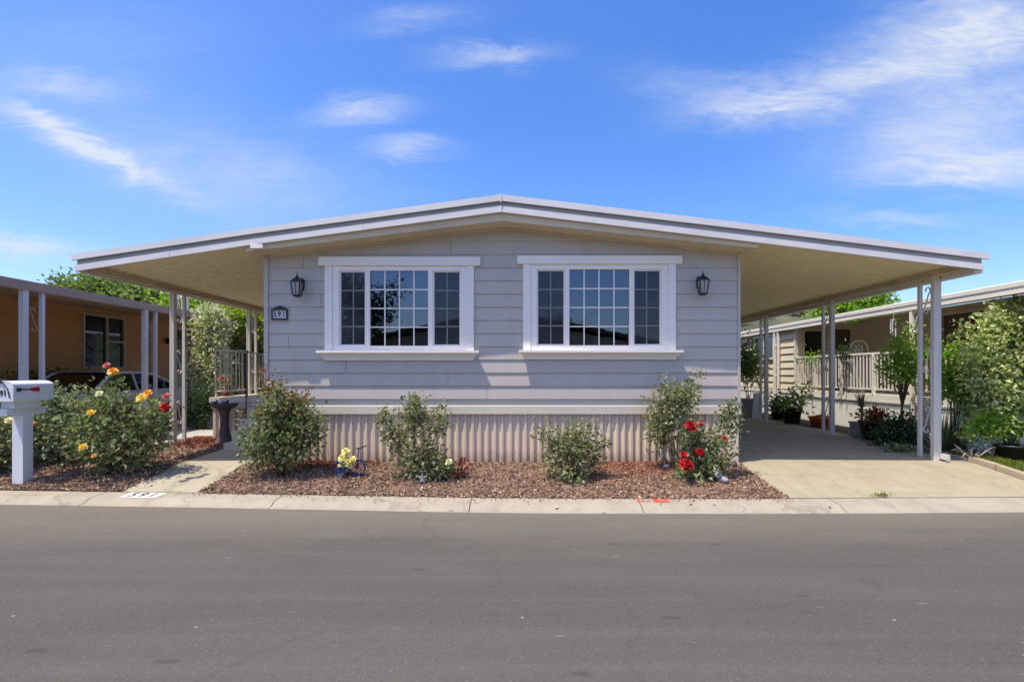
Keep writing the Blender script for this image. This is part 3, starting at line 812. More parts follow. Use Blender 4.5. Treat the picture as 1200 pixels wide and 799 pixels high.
# carport ceilings: metal pans that run from the house out to the beam
def pans(xa, za, xb, zb, y0, y1):
    m_ = MB(); prof = []; y = y0
    while y < y1-.3:
        prof += [(y, 0), (y+.08, 0), (y+.096, .055), (y+.134, .055), (y+.15, 0)]; y += .152
    n = len(prof)
    vs = [(xa, p, za+d) for p, d in prof] + [(xb, p, zb+d) for p, d in prof]
    m_.add(vs, [(i, i+n, i+n+1, i+1) for i in range(n-1)]); return m_
lc = build(pans(XL, 3.40, -6.52, 3.015, 7.65, 22), 'carport_ceiling', 'ceiling', home)
rc = build(pans(XR, 3.475, 6.80, 3.052, 7.65, 22), 'carport_ceiling', 'ceiling', home)
for px_, z_ in ((-6.43, 2.94), (6.67, 2.98)):
    m_ = MB(); m_.box(px_-.03, px_+.03, 7.68, 22, z_, z_+.078)
    m_.box(px_-.055, px_+.055, 7.67, 22, z_-.008, z_); build(m_, 'beam', 'beam', home)
m_ = MB(); m_.box(6.74, 6.86, 7.60, 22, 2.90, 3.0); build(m_, 'gutter', 'fascia_white', home)
m_ = MB(); m_.box(-6.6, -6.52, 7.60, 22, 2.92, 3.0); build(m_, 'gutter', 'fascia_white', home)

# posts with scroll ironwork
def scroll_pts(y, z, h, s):
    """an S of flat iron between the two tubes, curled at both ends"""
    N = 14; half = []
    for i in range(N+1):
        f = i/N; a = -1.2+5.1*(1-f); r = .018+.058*f          # spiral that opens out into the diagonal
        half.append((-s*(.004 + r*math.cos(a)*1.0), h/2-.085 + r*math.sin(a)))
    pts = [(0, y+u, z+v) for u, v in half] + [(0, y-u, z-v) for u, v in reversed(half)]
    return pts
def make_post(name, x, y, z0, z1, mat, parent, w1=.088, w2=.052, gap=.31, nsc=3, smat=None):
    e = bpy.data.objects.new(name, None); COL.objects.link(e); e.parent = parent; e.location = Vector((x, y, z0)) - wloc(parent)
    m1 = MB(); a = w1/2; g = .008
    poly = [(x-a, y-a+g), (x-a+g, y-a), (x-.012, y-a), (x, y-a+.006), (x+.012, y-a), (x+a-g, y-a), (x+a, y-a+g), (x+a, y+a-g), (x+a-g, y+a), (x-a+g, y+a), (x-a, y+a-g)]
    m1.extrude(poly, 'z', z0-.05, z1); build(m1, 'post_tube', mat, e)
    m2 = MB(); b = w2/2; m2.box(x-b, x+b, y+gap-b, y+gap+b, z0-.05, z1); build(m2, 'post_tube', mat, e)
    ym = y+(w1/2+gap-w2/2)/2
    hh = (z1-z0)
    for i in range(nsc):
        zc = z0+hh*(i+.62)/nsc
        p = scroll_pts(ym, zc, .50, 1)
        m3 = MB(); m3.tube([(x, q[1], q[2]) for q in p], .011, 5); build(m3, 'scroll', smat or mat, e)
    return e
p0 = make_post('carport_post', -6.43, 9.48, .085, 2.935, 'post', home)
p1 = copy_tree(p0, home); p1.location = Vector((-6.43, 12.13, .085)) - Vector((0, WY, 0))
pr0 = make_post('carport_post', 6.67, 8.24, .04, 2.975, 'post_grey', home)
for yy in (10.97, 13.9):
    c = copy_tree(pr0, home); c.location = Vector((6.67, yy, .075)) - Vector((0, WY, 0))
m_ = MB(); m_.box(6.717, 6.752, 8.215, 8.26, .13, 2.93); m_.box(6.717, 6.765, 8.06, 8.262, .045, .128)
build(m_, 'downspout', 'post_grey', home)

# wall lanterns
def make_lantern(x, z, label):
    y = WY-.02
    t = thing('wall_lantern', label, 'lantern', (x, y, z), 'black coach lanterns on the front wall')
    m_ = MB(); m_.extrude([(x-.035, z-.10), (x+.035, z-.10), (x+.045, z-.05), (x+.045, z+.06), (x+.02, z+.09), (x-.02, z+.09), (x-.045, z+.06), (x-.045, z-.05)], 'y', y-.02, y+.02); build(m_, 'backplate', 'black_iron', t)
    cy = y-.16
    m_ = MB(); m_.tube([(x, y-.015, z+.0), (x, y-.06, z+.04), (x, cy+.04, z+.085), (x, cy, z+.075)], .011, 6); build(m_, 'arm', 'black_iron', t)
    m_ = MB()
    m_.lathe((x, cy, z), [(.105, -.005), (.105, .005), (.07, .04), (.045, .055), (.022, .075), (.018, .10), (.006, .115), (.006, .15), (.002, .155)], 4)
    m_.lathe((x, cy, z), [(.004, -.235), (.05, -.225), (.072, -.205), (.072, -.195)], 4)
    for k in range(4):
        a = math.pi/4+k*math.pi/2
        m_.tube([(x+.068*math.cos(a), cy+.068*math.sin(a), z-.20), (x+.098*math.cos(a), cy+.098*math.sin(a), z-.003)], .009, 5)
    for k in range(4):
        a = k*math.pi/2
        m_.tube([(x+.047*math.cos(a), cy+.047*math.sin(a), z-.20), (x+.070*math.cos(a), cy+.070*math.sin(a), z-.003)], .0045, 4)
    build(m_, 'cage', 'black_iron', t)
    m_ = MB(); m_.lathe((x, cy, z), [(.062, -.195), (.093, -.006)], 4); build(m_, 'lamp_glass', 'lamp_glass', t)
    return t
la = make_lantern((354-VX)/75, Z_(333, 8), 'black coach lantern on grey siding left of the left window, above the number plaque')
lb = copy_tree(la); lb.location = ((819-VX)/75, WY-.02, Z_(331, 8)); lb['label'] = 'black coach lantern on grey siding right of the right window'

# number plaque
px0, px1 = (319.5-VX)/75, (338-VX)/75; pz0, pz1 = Z_(375, 8), Z_(362, 8)
pl = thing('number_plaque', 'dark framed house number plaque reading 591 on the grey siding below the left lantern', 'house number', ((px0+px1)/2, WY-.03, pz0))
m_ = MB(); t_ = .022; y0, y1 = WY-.05, WY-.018
m_.box(px0, px1, y0, y1, pz0, pz0+t_); m_.box(px0, px1, y0, y1, pz1-t_, pz1); m_.box(px0, px0+t_*.7, y0, y1, pz0+t_, pz1-t_); m_.box(px1-t_*.7, px1, y0, y1, pz0+t_, pz1-t_)
m_.tube([(px0+.04+ (px1-px0-.08)*i/8, WY-.034, pz1+.002+.035*math.sin(math.pi*i/8)) for i in range(9)], .009, 5)
for f_ in (.38, .5, .62): m_.tube([(px0+(px1-px0)*f_, WY-.034, pz1), (px0+(px1-px0)*f_, WY-.034, pz1+.03)], .006, 5)
build(m_, 'plaque_frame', 'black_iron', pl)
for i, ch in enumerate('591'):
    a = px0+t_*.7+.004+(px1-px0-2*t_*.7-.008)*i/3; b = a+(px1-px0-2*t_*.7-.008)/3-.004
    m_ = MB(); m_.box(a, b, WY-.036, WY-.02, pz0+t_+.003, pz1-t_-.003); ti = build(m_, 'tile', 'plaque_white', pl)
    vs, fs = text_mesh(ch, .125, .002); m2 = MB(); m2.add([((a+b)/2+vx*.78, WY-.038-vz, (pz0+pz1)/2+vy) for vx, vy, vz in vs], fs); build(m2, 'numeral', 'numeral_black', ti)

# ------------------------------------------------------------------ porch on the left
PY = 10.2; PXL, PXR = -6.12, -3.99; PZ = .93
porch = thing('porch', 'raised porch with ribbed beige skirting and thin metal railing beside the grey home', 'porch', (-5.1, PY, .05))
m_ = MB(); m_.box(PXL-.05, PXR, PY-.06, 15.5, PZ-.10, PZ); m_.box(PXL-.02, PXR, PY-.03, 15.5, PZ-.22, PZ-.102); build(m_, 'deck', 'ledger', porch)
m_ = MB(); pts = []; x = PXL
q = 0
while x < PXR-.05:
    pts.append((x, PY-.012 if (q//2) % 2 == 0 else PY+.02)); x += (.05 if q % 2 == 0 else .016); q += 1
n = len(pts); m_.add([(a, b, 0) for a, b in pts]+[(a, b, PZ-.2) for a, b in pts], [(i, i+1, i+1+n, i+n) for i in range(n-1)])
m_.box(PXL-.006, PXL, PY, 15.5, 0, PZ-.22); build(m_, 'skirting', 'skirt', porch)
m_ = MB(); zt = 1.86
X1 = -5.46
def rail(m_, xa, ya, xb, yb_, z0, z1, n, post=.02):
    m_.tube([(xa, ya, z1), (xb, yb_, z1)], .014, 6); m_.tube([(xa, ya, z0+.12), (xb, yb_, z0+.12)], .011, 6)
    for i in range(n+1):
        f = i/n; x = xa+(xb-xa)*f; y = ya+(yb_-ya)*f
        m_.tube([(x, y, z0+(.12 if 0 < i < n else 0)), (x, y, z1)], .0085 if 0 < i < n else post, 6)
rail(m_, PXL+.04, PY+.02, X1, PY+.02, PZ, zt, 6); rail(m_, PXL+.04, PY+.03, PXL+.04, 15.3, PZ, zt, 36); rail(m_, X1+.06, 11.9, PXR, 11.9, PZ, zt-.05, 12)
build(m_, 'railing', 'post', porch, True)
m_ = MB(); m_.tube([(X1+.05, PY+.02, zt-.02), (X1+.05, PY-.06, zt-.02), (X1+.05, PY-.11, zt-.07), (X1+.05, PY-.11, .06)], .012, 6)
build(m_, 'handrail', 'black_iron', porch, True)
for i in range(4):
    m_ = MB(); y1 = PY-.065-.26*i; m_.box(-5.28, PXR-.08, y1-.255, y1-.005, .02, PZ-.19*(i+1)); build(m_, 'step', 'ledger', porch)
t = thing('flower_pot', 'terracotta pot of red flowers on the porch behind the railing', 'flower pot', (X_(263, 10.7), 10.7, PZ))
c = (X_(263, 10.7), 10.7, PZ)
m_ = MB(); m_.lathe(c, [(.075, 0), (.10, .15), (.115, .15), (.118, .19), (.10, .19), (.09, .17)], 14); build(m_, 'pot', 'terracotta', t, True)
fm, _ = foliage([(c[0], c[1], c[2]+.27, .14, .14, .09, 1)], 260, .05, 31); build(fm, 'foliage', 'rose_leaf_pale', t)
for dx, dz in ((-.05, .36), (.06, .34), (0, .40)): build(bloom_mesh((c[0]+dx, c[1]-.08, c[2]+dz), .06, random.Random(3)), 'bloom', 'bloom_pink', t)

# bird bath
bx, by = X_(263, 9.75), 9.75
t = thing('bird_bath', 'dark brown pedestal bird bath standing in red mulch before the porch', 'bird bath', (bx, by, .07))
m_ = MB(); m_.lathe((bx, by, .06), [(.17, 0), (.175, .05), (.13, .10), (.10, .18), (.075, .34), (.07, .5), (.085, .60), (.11, .66)], 16); build(m_, 'pedestal', 'bath_stone', t, True)
m_ = MB(); m_.lathe((bx, by, .06), [(.10, .662), (.19, .70), (.235, .755), (.24, .775), (.22, .772), (.18, .742), (.02, .722)], 20); bo = build(m_, 'bowl', 'bath_stone', t, True)
m_ = MB(); m_.lathe((bx, by, .06), [(.002, .752), (.185, .753), (.186, .755), (.002, .756)], 20); build(m_, 'water', 'mirror_water', bo)
for i, dx in enumerate((-.11, .0, .10)):
    m_ = MB(); m_.ball((bx+dx, by-.10, .06+.80), .035, 9, 6, .8); m_.ball((bx+dx+.03, by-.10, .06+.832), .02, 8, 5); m_.extrude([(bx+dx-.025, .06+.805), (bx+dx-.08, .06+.825), (bx+dx-.075, .06+.808), (bx+dx-.02, .06+.785)], 'y', by-.115, by-.085)
    tag(build(m_, 'bird_ornament', 'blue_metal' if i != 1 else 'ornament_white', smooth=True), ['dark blue bird ornament on the left rim of the bird bath', 'pale bird ornament in the middle of the bird bath rim', 'dark blue bird ornament on the right rim of the bird bath'][i], 'ornament', 'bird ornaments on the bird bath')
m_ = MB(); cx_, cy_ = X_(277, 9.5), 9.5
m_.lathe((cx_, cy_, .05), [(.07, 0), (.085, .16), (.095, .16), (.095, .19), (.08, .19), (.075, .15)], 12); tag(build(m_, 'nursery_pot', 'black_plastic', smooth=True), 'small empty dark pot on the path end beside the bird bath', 'pot')

# ------------------------------------------------------------------ mailbox
mx = -7.02; my = 7.22; mz = gz(mx, my)
t = thing('mailbox', 'white street mailbox on a white square post with red flag and number 591', 'mailbox', (mx, my, mz))
m_ = MB(); m_.box(mx-.075, mx+.075, my-.075, my+.075, mz-.1, .83); build(m_, 'post', 'mail_white', t)
m_ = MB(); m_.box(mx-.07, mx+.07, 6.93, 7.50, .831, .93); m_.add([(mx-.05, 6.95, .93), (mx+.05, 6.95, .93), (mx+.05, 7.40, .93), (mx-.05, 7.40, .93)], [(0, 1, 2, 3)]); build(m_, 'arm', 'mail_white', t)
m_ = MB(); m_.box(mx-.06, mx+.12, 6.98, 7.36, .932, 1.035); build(m_, 'bracket', 'mail_white', t)
def arch(cx, w, zb, h, n=10):
    r = w/2; return [(cx-r, zb), (cx+r, zb)] + [(cx+r*math.cos(a), zb+h-r*.42+r*.42*math.sin(a)) for a in lin(0, math.pi, n)]
m_ = MB(); bxw = .30; bcx = -6.98
m_.extrude(arch(bcx, bxw, 1.037, .275), 'y', 6.90, 7.49); box = build(m_, 'box', 'mail_white', t)
m_ = MB(); m_.extrude(arch(bcx, bxw+.016, 1.033, .285), 'y', 6.885, 6.905); door = build(m_, 'door', 'mail_white', t)
m_ = MB(); m_.tube([(bcx, 6.88, 1.335), (bcx, 6.86, 1.31), (bcx, 6.872, 1.28)], .012, 6)
m_.tube([(bcx-.11, 6.878, 1.08), (bcx-.09, 6.876, 1.20), (bcx-.03, 6.876, 1.285), (bcx, 6.874, 1.30), (bcx+.03, 6.876, 1.285), (bcx+.09, 6.876, 1.20), (bcx+.115, 6.878, 1.08)], .006, 5)
build(m_, 'latch', 'black_iron', door)
vs, fs = text_mesh('591', .105, .002); m_ = MB(); m_.add([(bcx+a*.95, 6.881-c_, 1.145+b) for a, b, c_ in vs], fs); build(m_, 'numeral', 'numeral_black', door)
fx = bcx+bxw/2
m_ = MB(); m_.box(fx, fx+.012, 6.955, 7.20, 1.185, 1.20); m_.lathe((fx+.006, 6.965, 1.192), [(.001, -.03), (.03, -.02), (.03, .02), (.001, .03)], 8); fa = build(m_, 'flag_arm', 'black_iron', t)
m_ = MB(); m_.add([(fx+.003, 7.14, 1.172), (fx+.003, 7.255, 1.16), (fx+.003, 7.255, 1.222), (fx+.003, 7.14, 1.212), (fx+.018, 7.14, 1.172), (fx+.018, 7.255, 1.16), (fx+.018, 7.255, 1.222), (fx+.018, 7.14, 1.212)],
       [(0,1,2,3),(7,6,5,4),(0,4,5,1),(1,5,6,2),(2,6,7,3),(3,7,4,0)]); build(m_, 'flag', 'flag_red', t)

# kerb number panel and utility marks
def on_kerb(x, d): return (x, yb(x)-d, -.176-.010*(d-.02)/.25+.004)
def kerb_panel(x0, x1, d0, d1, dz=0, skew=0, n=6):
    m_ = MB(); vs = []
    for i in range(n+1):
        x = x0+(x1-x0)*i/n
        for d in (d0, d1):
            p = on_kerb(x+skew*(d-d0), d); vs.append((p[0], p[1], p[2]+dz))
    return m_.add(vs, [(2*i, 2*i+1, 2*i+3, 2*i+2) for i in range(n)])
t = thing('kerb_number', 'white painted panel with stencilled number 591 on the kerb by the path', 'painted number', (-4.95, yb(-4.95)-.15, -.17))
build(kerb_panel(-5.19, -4.70, .035, .265), 'paint_panel', 'kerb_white', t)
for i, ch in enumerate('591'):
    vs, fs = text_mesh(ch, .25, .0005); m_ = MB(); cxk = -5.08+.135*i
    out_ = []
    for a, b, c_ in vs:
        d = .152-b*.9; p = on_kerb(cxk+a*.85, d); out_.append((p[0], p[1], p[2]+.003+c_))
    m_.add(out_, fs); build(m_, 'numeral', 'numeral_faded', t)
m_ = kerb_panel(1.66, 1.86, .04, .19); tag(build(m_, 'utility_mark', 'kerb_red', loc=on_kerb(1.76, .1)), 'solid red painted square on the kerb', 'paint mark')
m_ = kerb_panel(1.46, 1.50, .04, .17, n=1); m2 = kerb_panel(1.505, 1.60, .135, .172, n=2); m_.add(m2.v, m2.f)
tag(build(m_, 'utility_mark', 'kerb_red', loc=on_kerb(1.5, .1)), 'faded red painted L mark on the kerb left of the red square', 'paint mark')

# ------------------------------------------------------------------ planting, front bed
G = 'rose bushes in the front beds'
def base_at(px, D): x = X_(px, D); return (x, D, gz(x, D))
D = 7.42
shrub('rose_bush', 'large green rose bush with reddish young shoots at the left corner of the grey home', 'rose bush', base_at(330, D),
      px_lobes(D, [(330, 508, 42, 34), (310, 524, 24, 20), (352, 500, 20, 30), (328, 480, 22, 24), (362, 512, 14, 20, .6)]), 4600, .066, 'rose_leaf', 101, 14, group=G, shell=.4,
      young=(px_lobes(D, [(317, 455, 9, 22), (346, 470, 12, 14), (330, 472, 20, 16), (316, 482, 14, 12, .6)]), 640, 'rose_young'))
D = 7.30
shrub('rose_bush', 'open grey-green rose bush with upright sprays standing below the left window', 'rose bush', base_at(492, D),
      px_lobes(D, [(490, 533, 26, 30), (484, 492, 14, 24, 1.2), (466, 512, 15, 20, .8), (454, 494, 6, 12, .6), (512, 496, 12, 18, .8), (522, 552, 16, 12), (505, 545, 20, 18), (516, 478, 5, 7, .5), (483, 474, 8, 8, .7)], .9), 3000, .062, 'rose_leaf_pale', 102, 12, group=G, shell=.3, per=7,
      blooms=[((X_(526, 7.1), 7.1, Z_(541, 7.1)), .05, 'bloom_cream')])
D = 7.26
shrub('rose_bush', 'low rounded pale green rose bush without flowers under the right window', 'rose bush', base_at(668, D),
      px_lobes(D, [(668, 535, 30, 28), (650, 522, 14, 20), (692, 530, 14, 20), (672, 512, 18, 12), (665, 556, 26, 10)], .9), 2500, .06, 'rose_leaf_pale', 103, 10, group=G, shell=.35, per=7)
D = 7.66
shrub('rose_bush', 'tall leggy pale rose bush leaning left with bare lower canes', 'rose bush', base_at(800, D),
      px_lobes(D, [(783, 482, 26, 26), (770, 500, 12, 18), (790, 462, 22, 12), (778, 512, 14, 10, .6), (812, 452, 7, 10, .8), (777, 447, 5, 6, .5), (800, 470, 14, 14)], .8), 2300, .06, 'rose_leaf_pale', 104, 9, .011, group=G, shell=.35, per=7, stem='bark_grey')
D = 7.32
BR = lambda px, py, r, m, D=7.25: ((X_(px, D), D, Z_(py, D)), r, m)
shrub('rose_bush', 'leafy rose bush with big deep red blooms at the right corner of the bed', 'rose bush', base_at(822, D),
      px_lobes(D, [(822, 550, 26, 18), (818, 522, 18, 22), (843, 520, 14, 18, .8), (812, 506, 10, 14, .8), (850, 498, 8, 12, .6), (855, 485, 3, 10, .5), (835, 540, 20, 18), (800, 558, 10, 8)], .9), 2500, .064, 'rose_leaf', 105, 12, group=G, shell=.3, per=7,
      blooms=[BR(809, 499, .085, 'bloom_red', 7.15), BR(821, 495, .055, 'bloom_red', 7.25), BR(820.5, 530, .068, 'bloom_red', 7.05), BR(804, 544, .098, 'bloom_red', 7.0), BR(801, 533, .06, 'bloom_red', 7.1), BR(849, 513, .035, 'bloom_red', 7.2)])
# left bed
D = 7.5
B2 = lambda px, py, r, m, D=7.15: ((X_(px, D), D, Z_(py, D)), r, m)
shrub('rose_bush', 'big mixed rose bush with yellow, orange and red blooms beside the path', 'rose bush', base_at(130, D),
      px_lobes(D, [(140, 508, 50, 38), (108, 492, 34, 30), (96, 518, 22, 18, .8), (170, 510, 28, 36), (135, 478, 30, 14), (138, 532, 40, 18), (133, 450, 6, 12, .6), (185, 490, 12, 22, .8)]), 5200, .070, 'rose_leaf', 106, 16, group=G, shell=.4,
      blooms=[B2(132, 435, .065, 'bloom_orange', 7.3), B2(125, 428, .05, 'bloom_pink', 7.4), B2(166, 466, .068, 'bloom_yellow', 7.0), B2(173, 461, .065, 'bloom_orange', 7.1), B2(193, 477, .075, 'bloom_red', 7.2), B2(195, 464, .055, 'bloom_pink', 7.25), B2(107, 484, .062, 'bloom_yellow', 6.9), B2(116, 461, .05, 'bloom_cream', 7.1), B2(97, 524, .06, 'bloom_yellow', 6.95), B2(110, 534, .03, 'bloom_orange', 6.95)])
D = 8.1
shrub('rose_bush', 'dense grey-green rose bush right behind the mailbox with one orange bloom', 'rose bush', base_at(70, D),
      px_lobes(D, [(70, 505, 40, 36), (86, 474, 24, 18), (55, 480, 20, 20), (85, 520, 28, 24), (48, 515, 20, 26)]), 4600, .072, 'grey_leaf', 107, 12, group=G, shell=.5,
      blooms=[B2(37, 497, .06, 'bloom_orange', 7.4)])
D = 7.55
shrub('rose_bush', 'yellow-green bush at the left edge of the photo below the mailbox', 'rose bush', base_at(4, D),
      px_lobes(D, [(2, 520, 20, 26), (-25, 515, 30, 30), (8, 500, 10, 8)]), 2200, .066, 'rose_leaf_pale', 108, 9, group=G, shell=.4, blooms=[B2(10, 492, .05, 'bloom_cream', 7.3)])

# garden ornaments in the front bed
def ring(m_, c, r, tube, n=18, tilt=0):
    pts = [(c[0]+r*math.cos(a), c[1]+r*math.sin(a)*math.sin(tilt), c[2]+r*math.sin(a)*math.cos(tilt)) for a in lin(0, 2*math.pi, n)]
    return m_.tube(pts, tube, 6, cap=False)
D = 7.42; tx = X_(410, D); tz = gz(tx, D)+.02; sc_ = D/F
t = thing('tricycle_planter', 'small blue metal tricycle planter on bark chips left of the open rose bush', 'planter', (tx, D, tz))
wx = X_(420, D)
m_ = MB(); ring(m_, (wx, D-.05, tz+.125), .115, .014)
for k in range(6): a = k*math.pi/6; m_.tube([(wx-.11*math.cos(a), D-.05, tz+.125-.11*math.sin(a)), (wx+.11*math.cos(a), D-.05, tz+.125+.11*math.sin(a))], .004, 4)
m_.tube([(wx-.03, D-.085, tz+.125), (wx-.03, D-.085, tz+.15)], .006, 4)
build(m_, 'wheel', 'blue_metal', t, True)
for dy in (-.13, .10):
    m_ = MB(); ring(m_, (X_(402, D), D+dy, tz+.075), .065, .012)
    for k in range(4): a = k*math.pi/4; m_.tube([(X_(402, D)-.06*math.cos(a), D+dy, tz+.075-.06*math.sin(a)), (X_(402, D)+.06*math.cos(a), D+dy, tz+.075+.06*math.sin(a))], .004, 4)
    build(m_, 'wheel', 'blue_metal', t, True)
m_ = MB(); m_.tube([(wx, D-.02, tz+.125), (wx+.0, D-.02, tz+.30), (wx+.015, D-.02, tz+.40)], .010, 6); m_.tube([(wx, D-.05, tz+.125), (wx, D-.02, tz+.25)], .010, 6)
m_.tube([(wx, D-.02, tz+.24), (X_(408, D), D, tz+.16), (X_(402, D), D, tz+.10)], .012, 6); m_.tube([(X_(402, D), D-.13, tz+.075), (X_(402, D), D+.10, tz+.075)], .009, 6)
build(m_, 'frame', 'blue_metal', t, True)
m_ = MB(); m_.tube([(wx+.005, D-.13, tz+.405), (wx+.015, D-.02, tz+.39), (wx+.09, D+.08, tz+.415)], .009, 6); build(m_, 'handlebar', 'black_iron', t, True)
m_ = MB(); m_.lathe((X_(404, D), D-.01, tz+.11), [(.09, 0), (.12, .09), (.125, .11), (.11, .11), (.10, .08)], 10); build(m_, 'basket', 'blue_metal', t, True)
fl = thing('silk_flowers', 'bunch of bright yellow artificial flowers in the blue tricycle planter', 'flowers', (X_(405, D), D, tz+.2))
rg = random.Random(4)
for (px, py, r) in ((402, 537, .075), (409, 542, .075), (405, 529, .055), (413, 538, .05), (400, 545, .05)):
    build(bloom_mesh((X_(px, D-.1), D-.1, Z_(py, D-.1)), r, rg, (rg.uniform(-.3, .3), -.8, .5)), 'bloom', 'yellow_cloth', fl)
m_ = MB()
for (px, py) in ((402, 537), (409, 542), (405, 529)): m_.tube([(X_(404, D), D-.02, tz+.18), (X_(px, D-.1), D-.08, Z_(py+3, D-.1))], .005, 4)
build(m_, 'stem', 'lime_leaf', fl)

D = 7.05; c = base_at(495, D)
m_ = MB(); pts = []
for k in range(10):
    a = math.pi/2+k*math.pi/5; r = .085 if k % 2 == 0 else .036; pts.append((c[0]+r*math.cos(a)*.75, c[2]+.10+r*math.sin(a)))
m_.extrude(pts, 'y', c[1]-.02, c[1]+.02); tag(build(m_, 'star_ornament', 'ornament_blue', loc=c), 'pale star-shaped garden ornament at the foot of the open rose bush', 'ornament')
D = 7.25; c = base_at(541, D)
rn = np.random.default_rng(77); k = 34
P = np.array(c)+np.stack([rn.normal(size=k)*.05, rn.normal(size=k)*.05, .03+rn.random(k)*.27], 1); Dv = rn.normal(size=(k, 3))*.5; Dv[:, 2] += 1; Dv /= np.linalg.norm(Dv, axis=1, keepdims=True)
V, Fc = leaves_np(P, Dv, .11*(.6+rn.random(k)), np.full(k, .028), rn); m_ = MB(); m_.np(V, Fc)
t = thing('red_plant', 'small spiky red-leaved plant beside the open rose bush', 'plant', c); build(m_, 'foliage', 'red_leaf', t)
m_ = MB(); m_.tube([c, (c[0], c[1], c[2]+.22)], .006, 5); build(m_, 'stem', 'bark', t)
D = 7.12; c = base_at(845, D)
t = thing('rabbit_ornament', 'small grey-blue animal ornament lying on the chips by the red rose bush', 'ornament', c)
m_ = MB(); m_.ball((c[0]+.02, c[1], c[2]+.055), .055, 10, 7, .9); m_.ball((c[0]-.03, c[1]+.02, c[2]+.10), .055, 10, 7, 1.1); m_.ball((c[0]+.045, c[1]-.05, c[2]+.045), .042, 9, 6, .9); build(m_, 'body', 'ornament_blue', t, True)
m_ = MB(); m_.tube([(c[0]-.05, c[1]+.02, c[2]+.13), (c[0]-.085, c[1]+.03, c[2]+.215)], .016, 6, .007); m_.tube([(c[0]-.02, c[1]+.02, c[2]+.13), (c[0]-.045, c[1]+.03, c[2]+.225)], .016, 6, .007); build(m_, 'ears', 'ornament_white', t, True)
for i, px in enumerate((851.5, 859.5)):
    D = 7.8; c = base_at(px, D); m_ = MB(); m_.ball((c[0], c[1], c[2]+.045), .055, 12, 8, 1.1)
    tag(build(m_, 'garden_stone', 'bath_stone', smooth=True, loc=c), ['round brown stone at the skirting corner, the left one of two', 'round brown stone at the skirting corner, nearer the driveway'][i], 'stone', 'round stones at the house corner')
c = base_at(781, 7.75); m_ = MB(); m_.ball((c[0], c[1], c[2]+.035), .05, 9, 6, .7); tag(build(m_, 'garden_stone', 'ornament_white', smooth=True, loc=c), 'small pale stone at the foot of the leggy rose bush', 'stone')
for i, (px, py) in enumerate(((527, 597.5), (652, 597), (706, 600), (837, 595.5), (972, 596.5))):
    D = 1.66*F/(py-HY); x = X_(px, D)
    m_ = MB(); z = on_kerb(x, yb(x)-D)[2] if yb(x)-D < .3 else -.205
    a_ = rg.uniform(0, 3); ca, sa = math.cos(a_)*.035, math.sin(a_)*.035
    m_.add([(x-ca, D-sa, z+.006), (x-sa*.45, D+ca*.45, z+.012), (x+ca, D+sa, z+.008), (x+sa*.45, D-ca*.45, z+.005)], [(0, 3, 2), (0, 2, 1)])
    tag(build(m_, 'dry_leaf', 'litter', loc=(x, D, z)), 'dry pale leaf lying on the kerb at the edge of the road', 'leaf', 'dry leaves on the kerb')

# ------------------------------------------------------------------ left neighbour
WXb = -11.5; FXb = -8.62
bh = thing('brown_house', 'brown lap-sided neighbouring home with white scroll carport posts and silver car', 'house', (WXb, 12, 0))
bh['label'] = 'brown lap-sided neighbouring home with tan fascia and scrolled carport posts'
m_ = MB(); z = .1
# openings: window and door
WZ0, WZ1 = 1.52, 3.0; WY0, WY1 = 13.42, 14.86; DY0, DY1, DZ0, DZ1 = 16.85, 17.9, .75, 2.95
while z < 3.45:
    zb = min(z+.22, 3.45)
    for a, b in ((5.5, WY0), (WY0, WY1), (WY1, DY0), (DY0, DY1), (DY1, 24)):
        spans = [(z, zb)]
        for (ya, yc, h0, h1) in ((WY0, WY1, WZ0, WZ1), (DY0, DY1, DZ0, DZ1)):
            if a == ya:
                ns = []
                for p, q in spans:
                    if h1 <= p or h0 >= q: ns.append((p, q)); continue
                    if p < h0: ns.append((p, h0))
                    if q > h1: ns.append((h1, q))
                spans = ns
        for p, q in spans:
            f1 = WXb+.018*(1-(p-z)/.22); f2 = WXb+.018*(1-(q-z)/.22)
            m_.add([(f1, a, p), (f1, b, p), (f2, b, q), (f2, a, q), (WXb-.01, a, p), (WXb-.01, b, p)], [(0, 1, 2, 3), (0, 4, 5, 1)])
    z += .22
build(m_, 'wall', 'brown_wall', bh)
m_ = MB(); m_.box(-18, WXb-.02, 5.5, 5.55, .1, 3.4); m_.box(-18, WXb-.02, 23.95, 24, .1, 3.4); m_.box(-14, -13.9, 5.6, 23.9, .1, 3.4); build(m_, 'interior', 'room_dark', bh)
m_ = MB(); m_.add([(FXb+.05, 5, 2.99), (FXb+.05, 24.5, 2.99), (-18, 24.5, 3.9), (-18, 5, 3.9), (FXb+.05, 5, 2.86), (FXb+.05, 24.5, 2.86), (-18, 24.5, 3.72), (-18, 5, 3.72)], [(0,1,2,3),(7,6,5,4),(0,4,5,1),(1,5,6,2),(2,6,7,3),(3,7,4,0)])
rb = build(m_, 'roof', 'brown_roof', bh)
m_ = MB(); m_.box(FXb+.052, FXb+.09, 4.98, 24.52, 2.845, 3.01); build(m_, 'fascia', 'brown_trim', rb)
for (yy, hh) in ((13.05, .34), (13.45, .30)):
    m_ = MB(); zz = 3.35; xx = -9.6
    m_.lathe((xx, yy+1.2, zz-.2), [(.085, 0), (.085, hh+.1), (.12, hh+.1), (.12, hh+.16), (.10, hh+.24), (.01, hh+.28)], 12); build(m_, 'roof_vent', 'post_lav', rb)
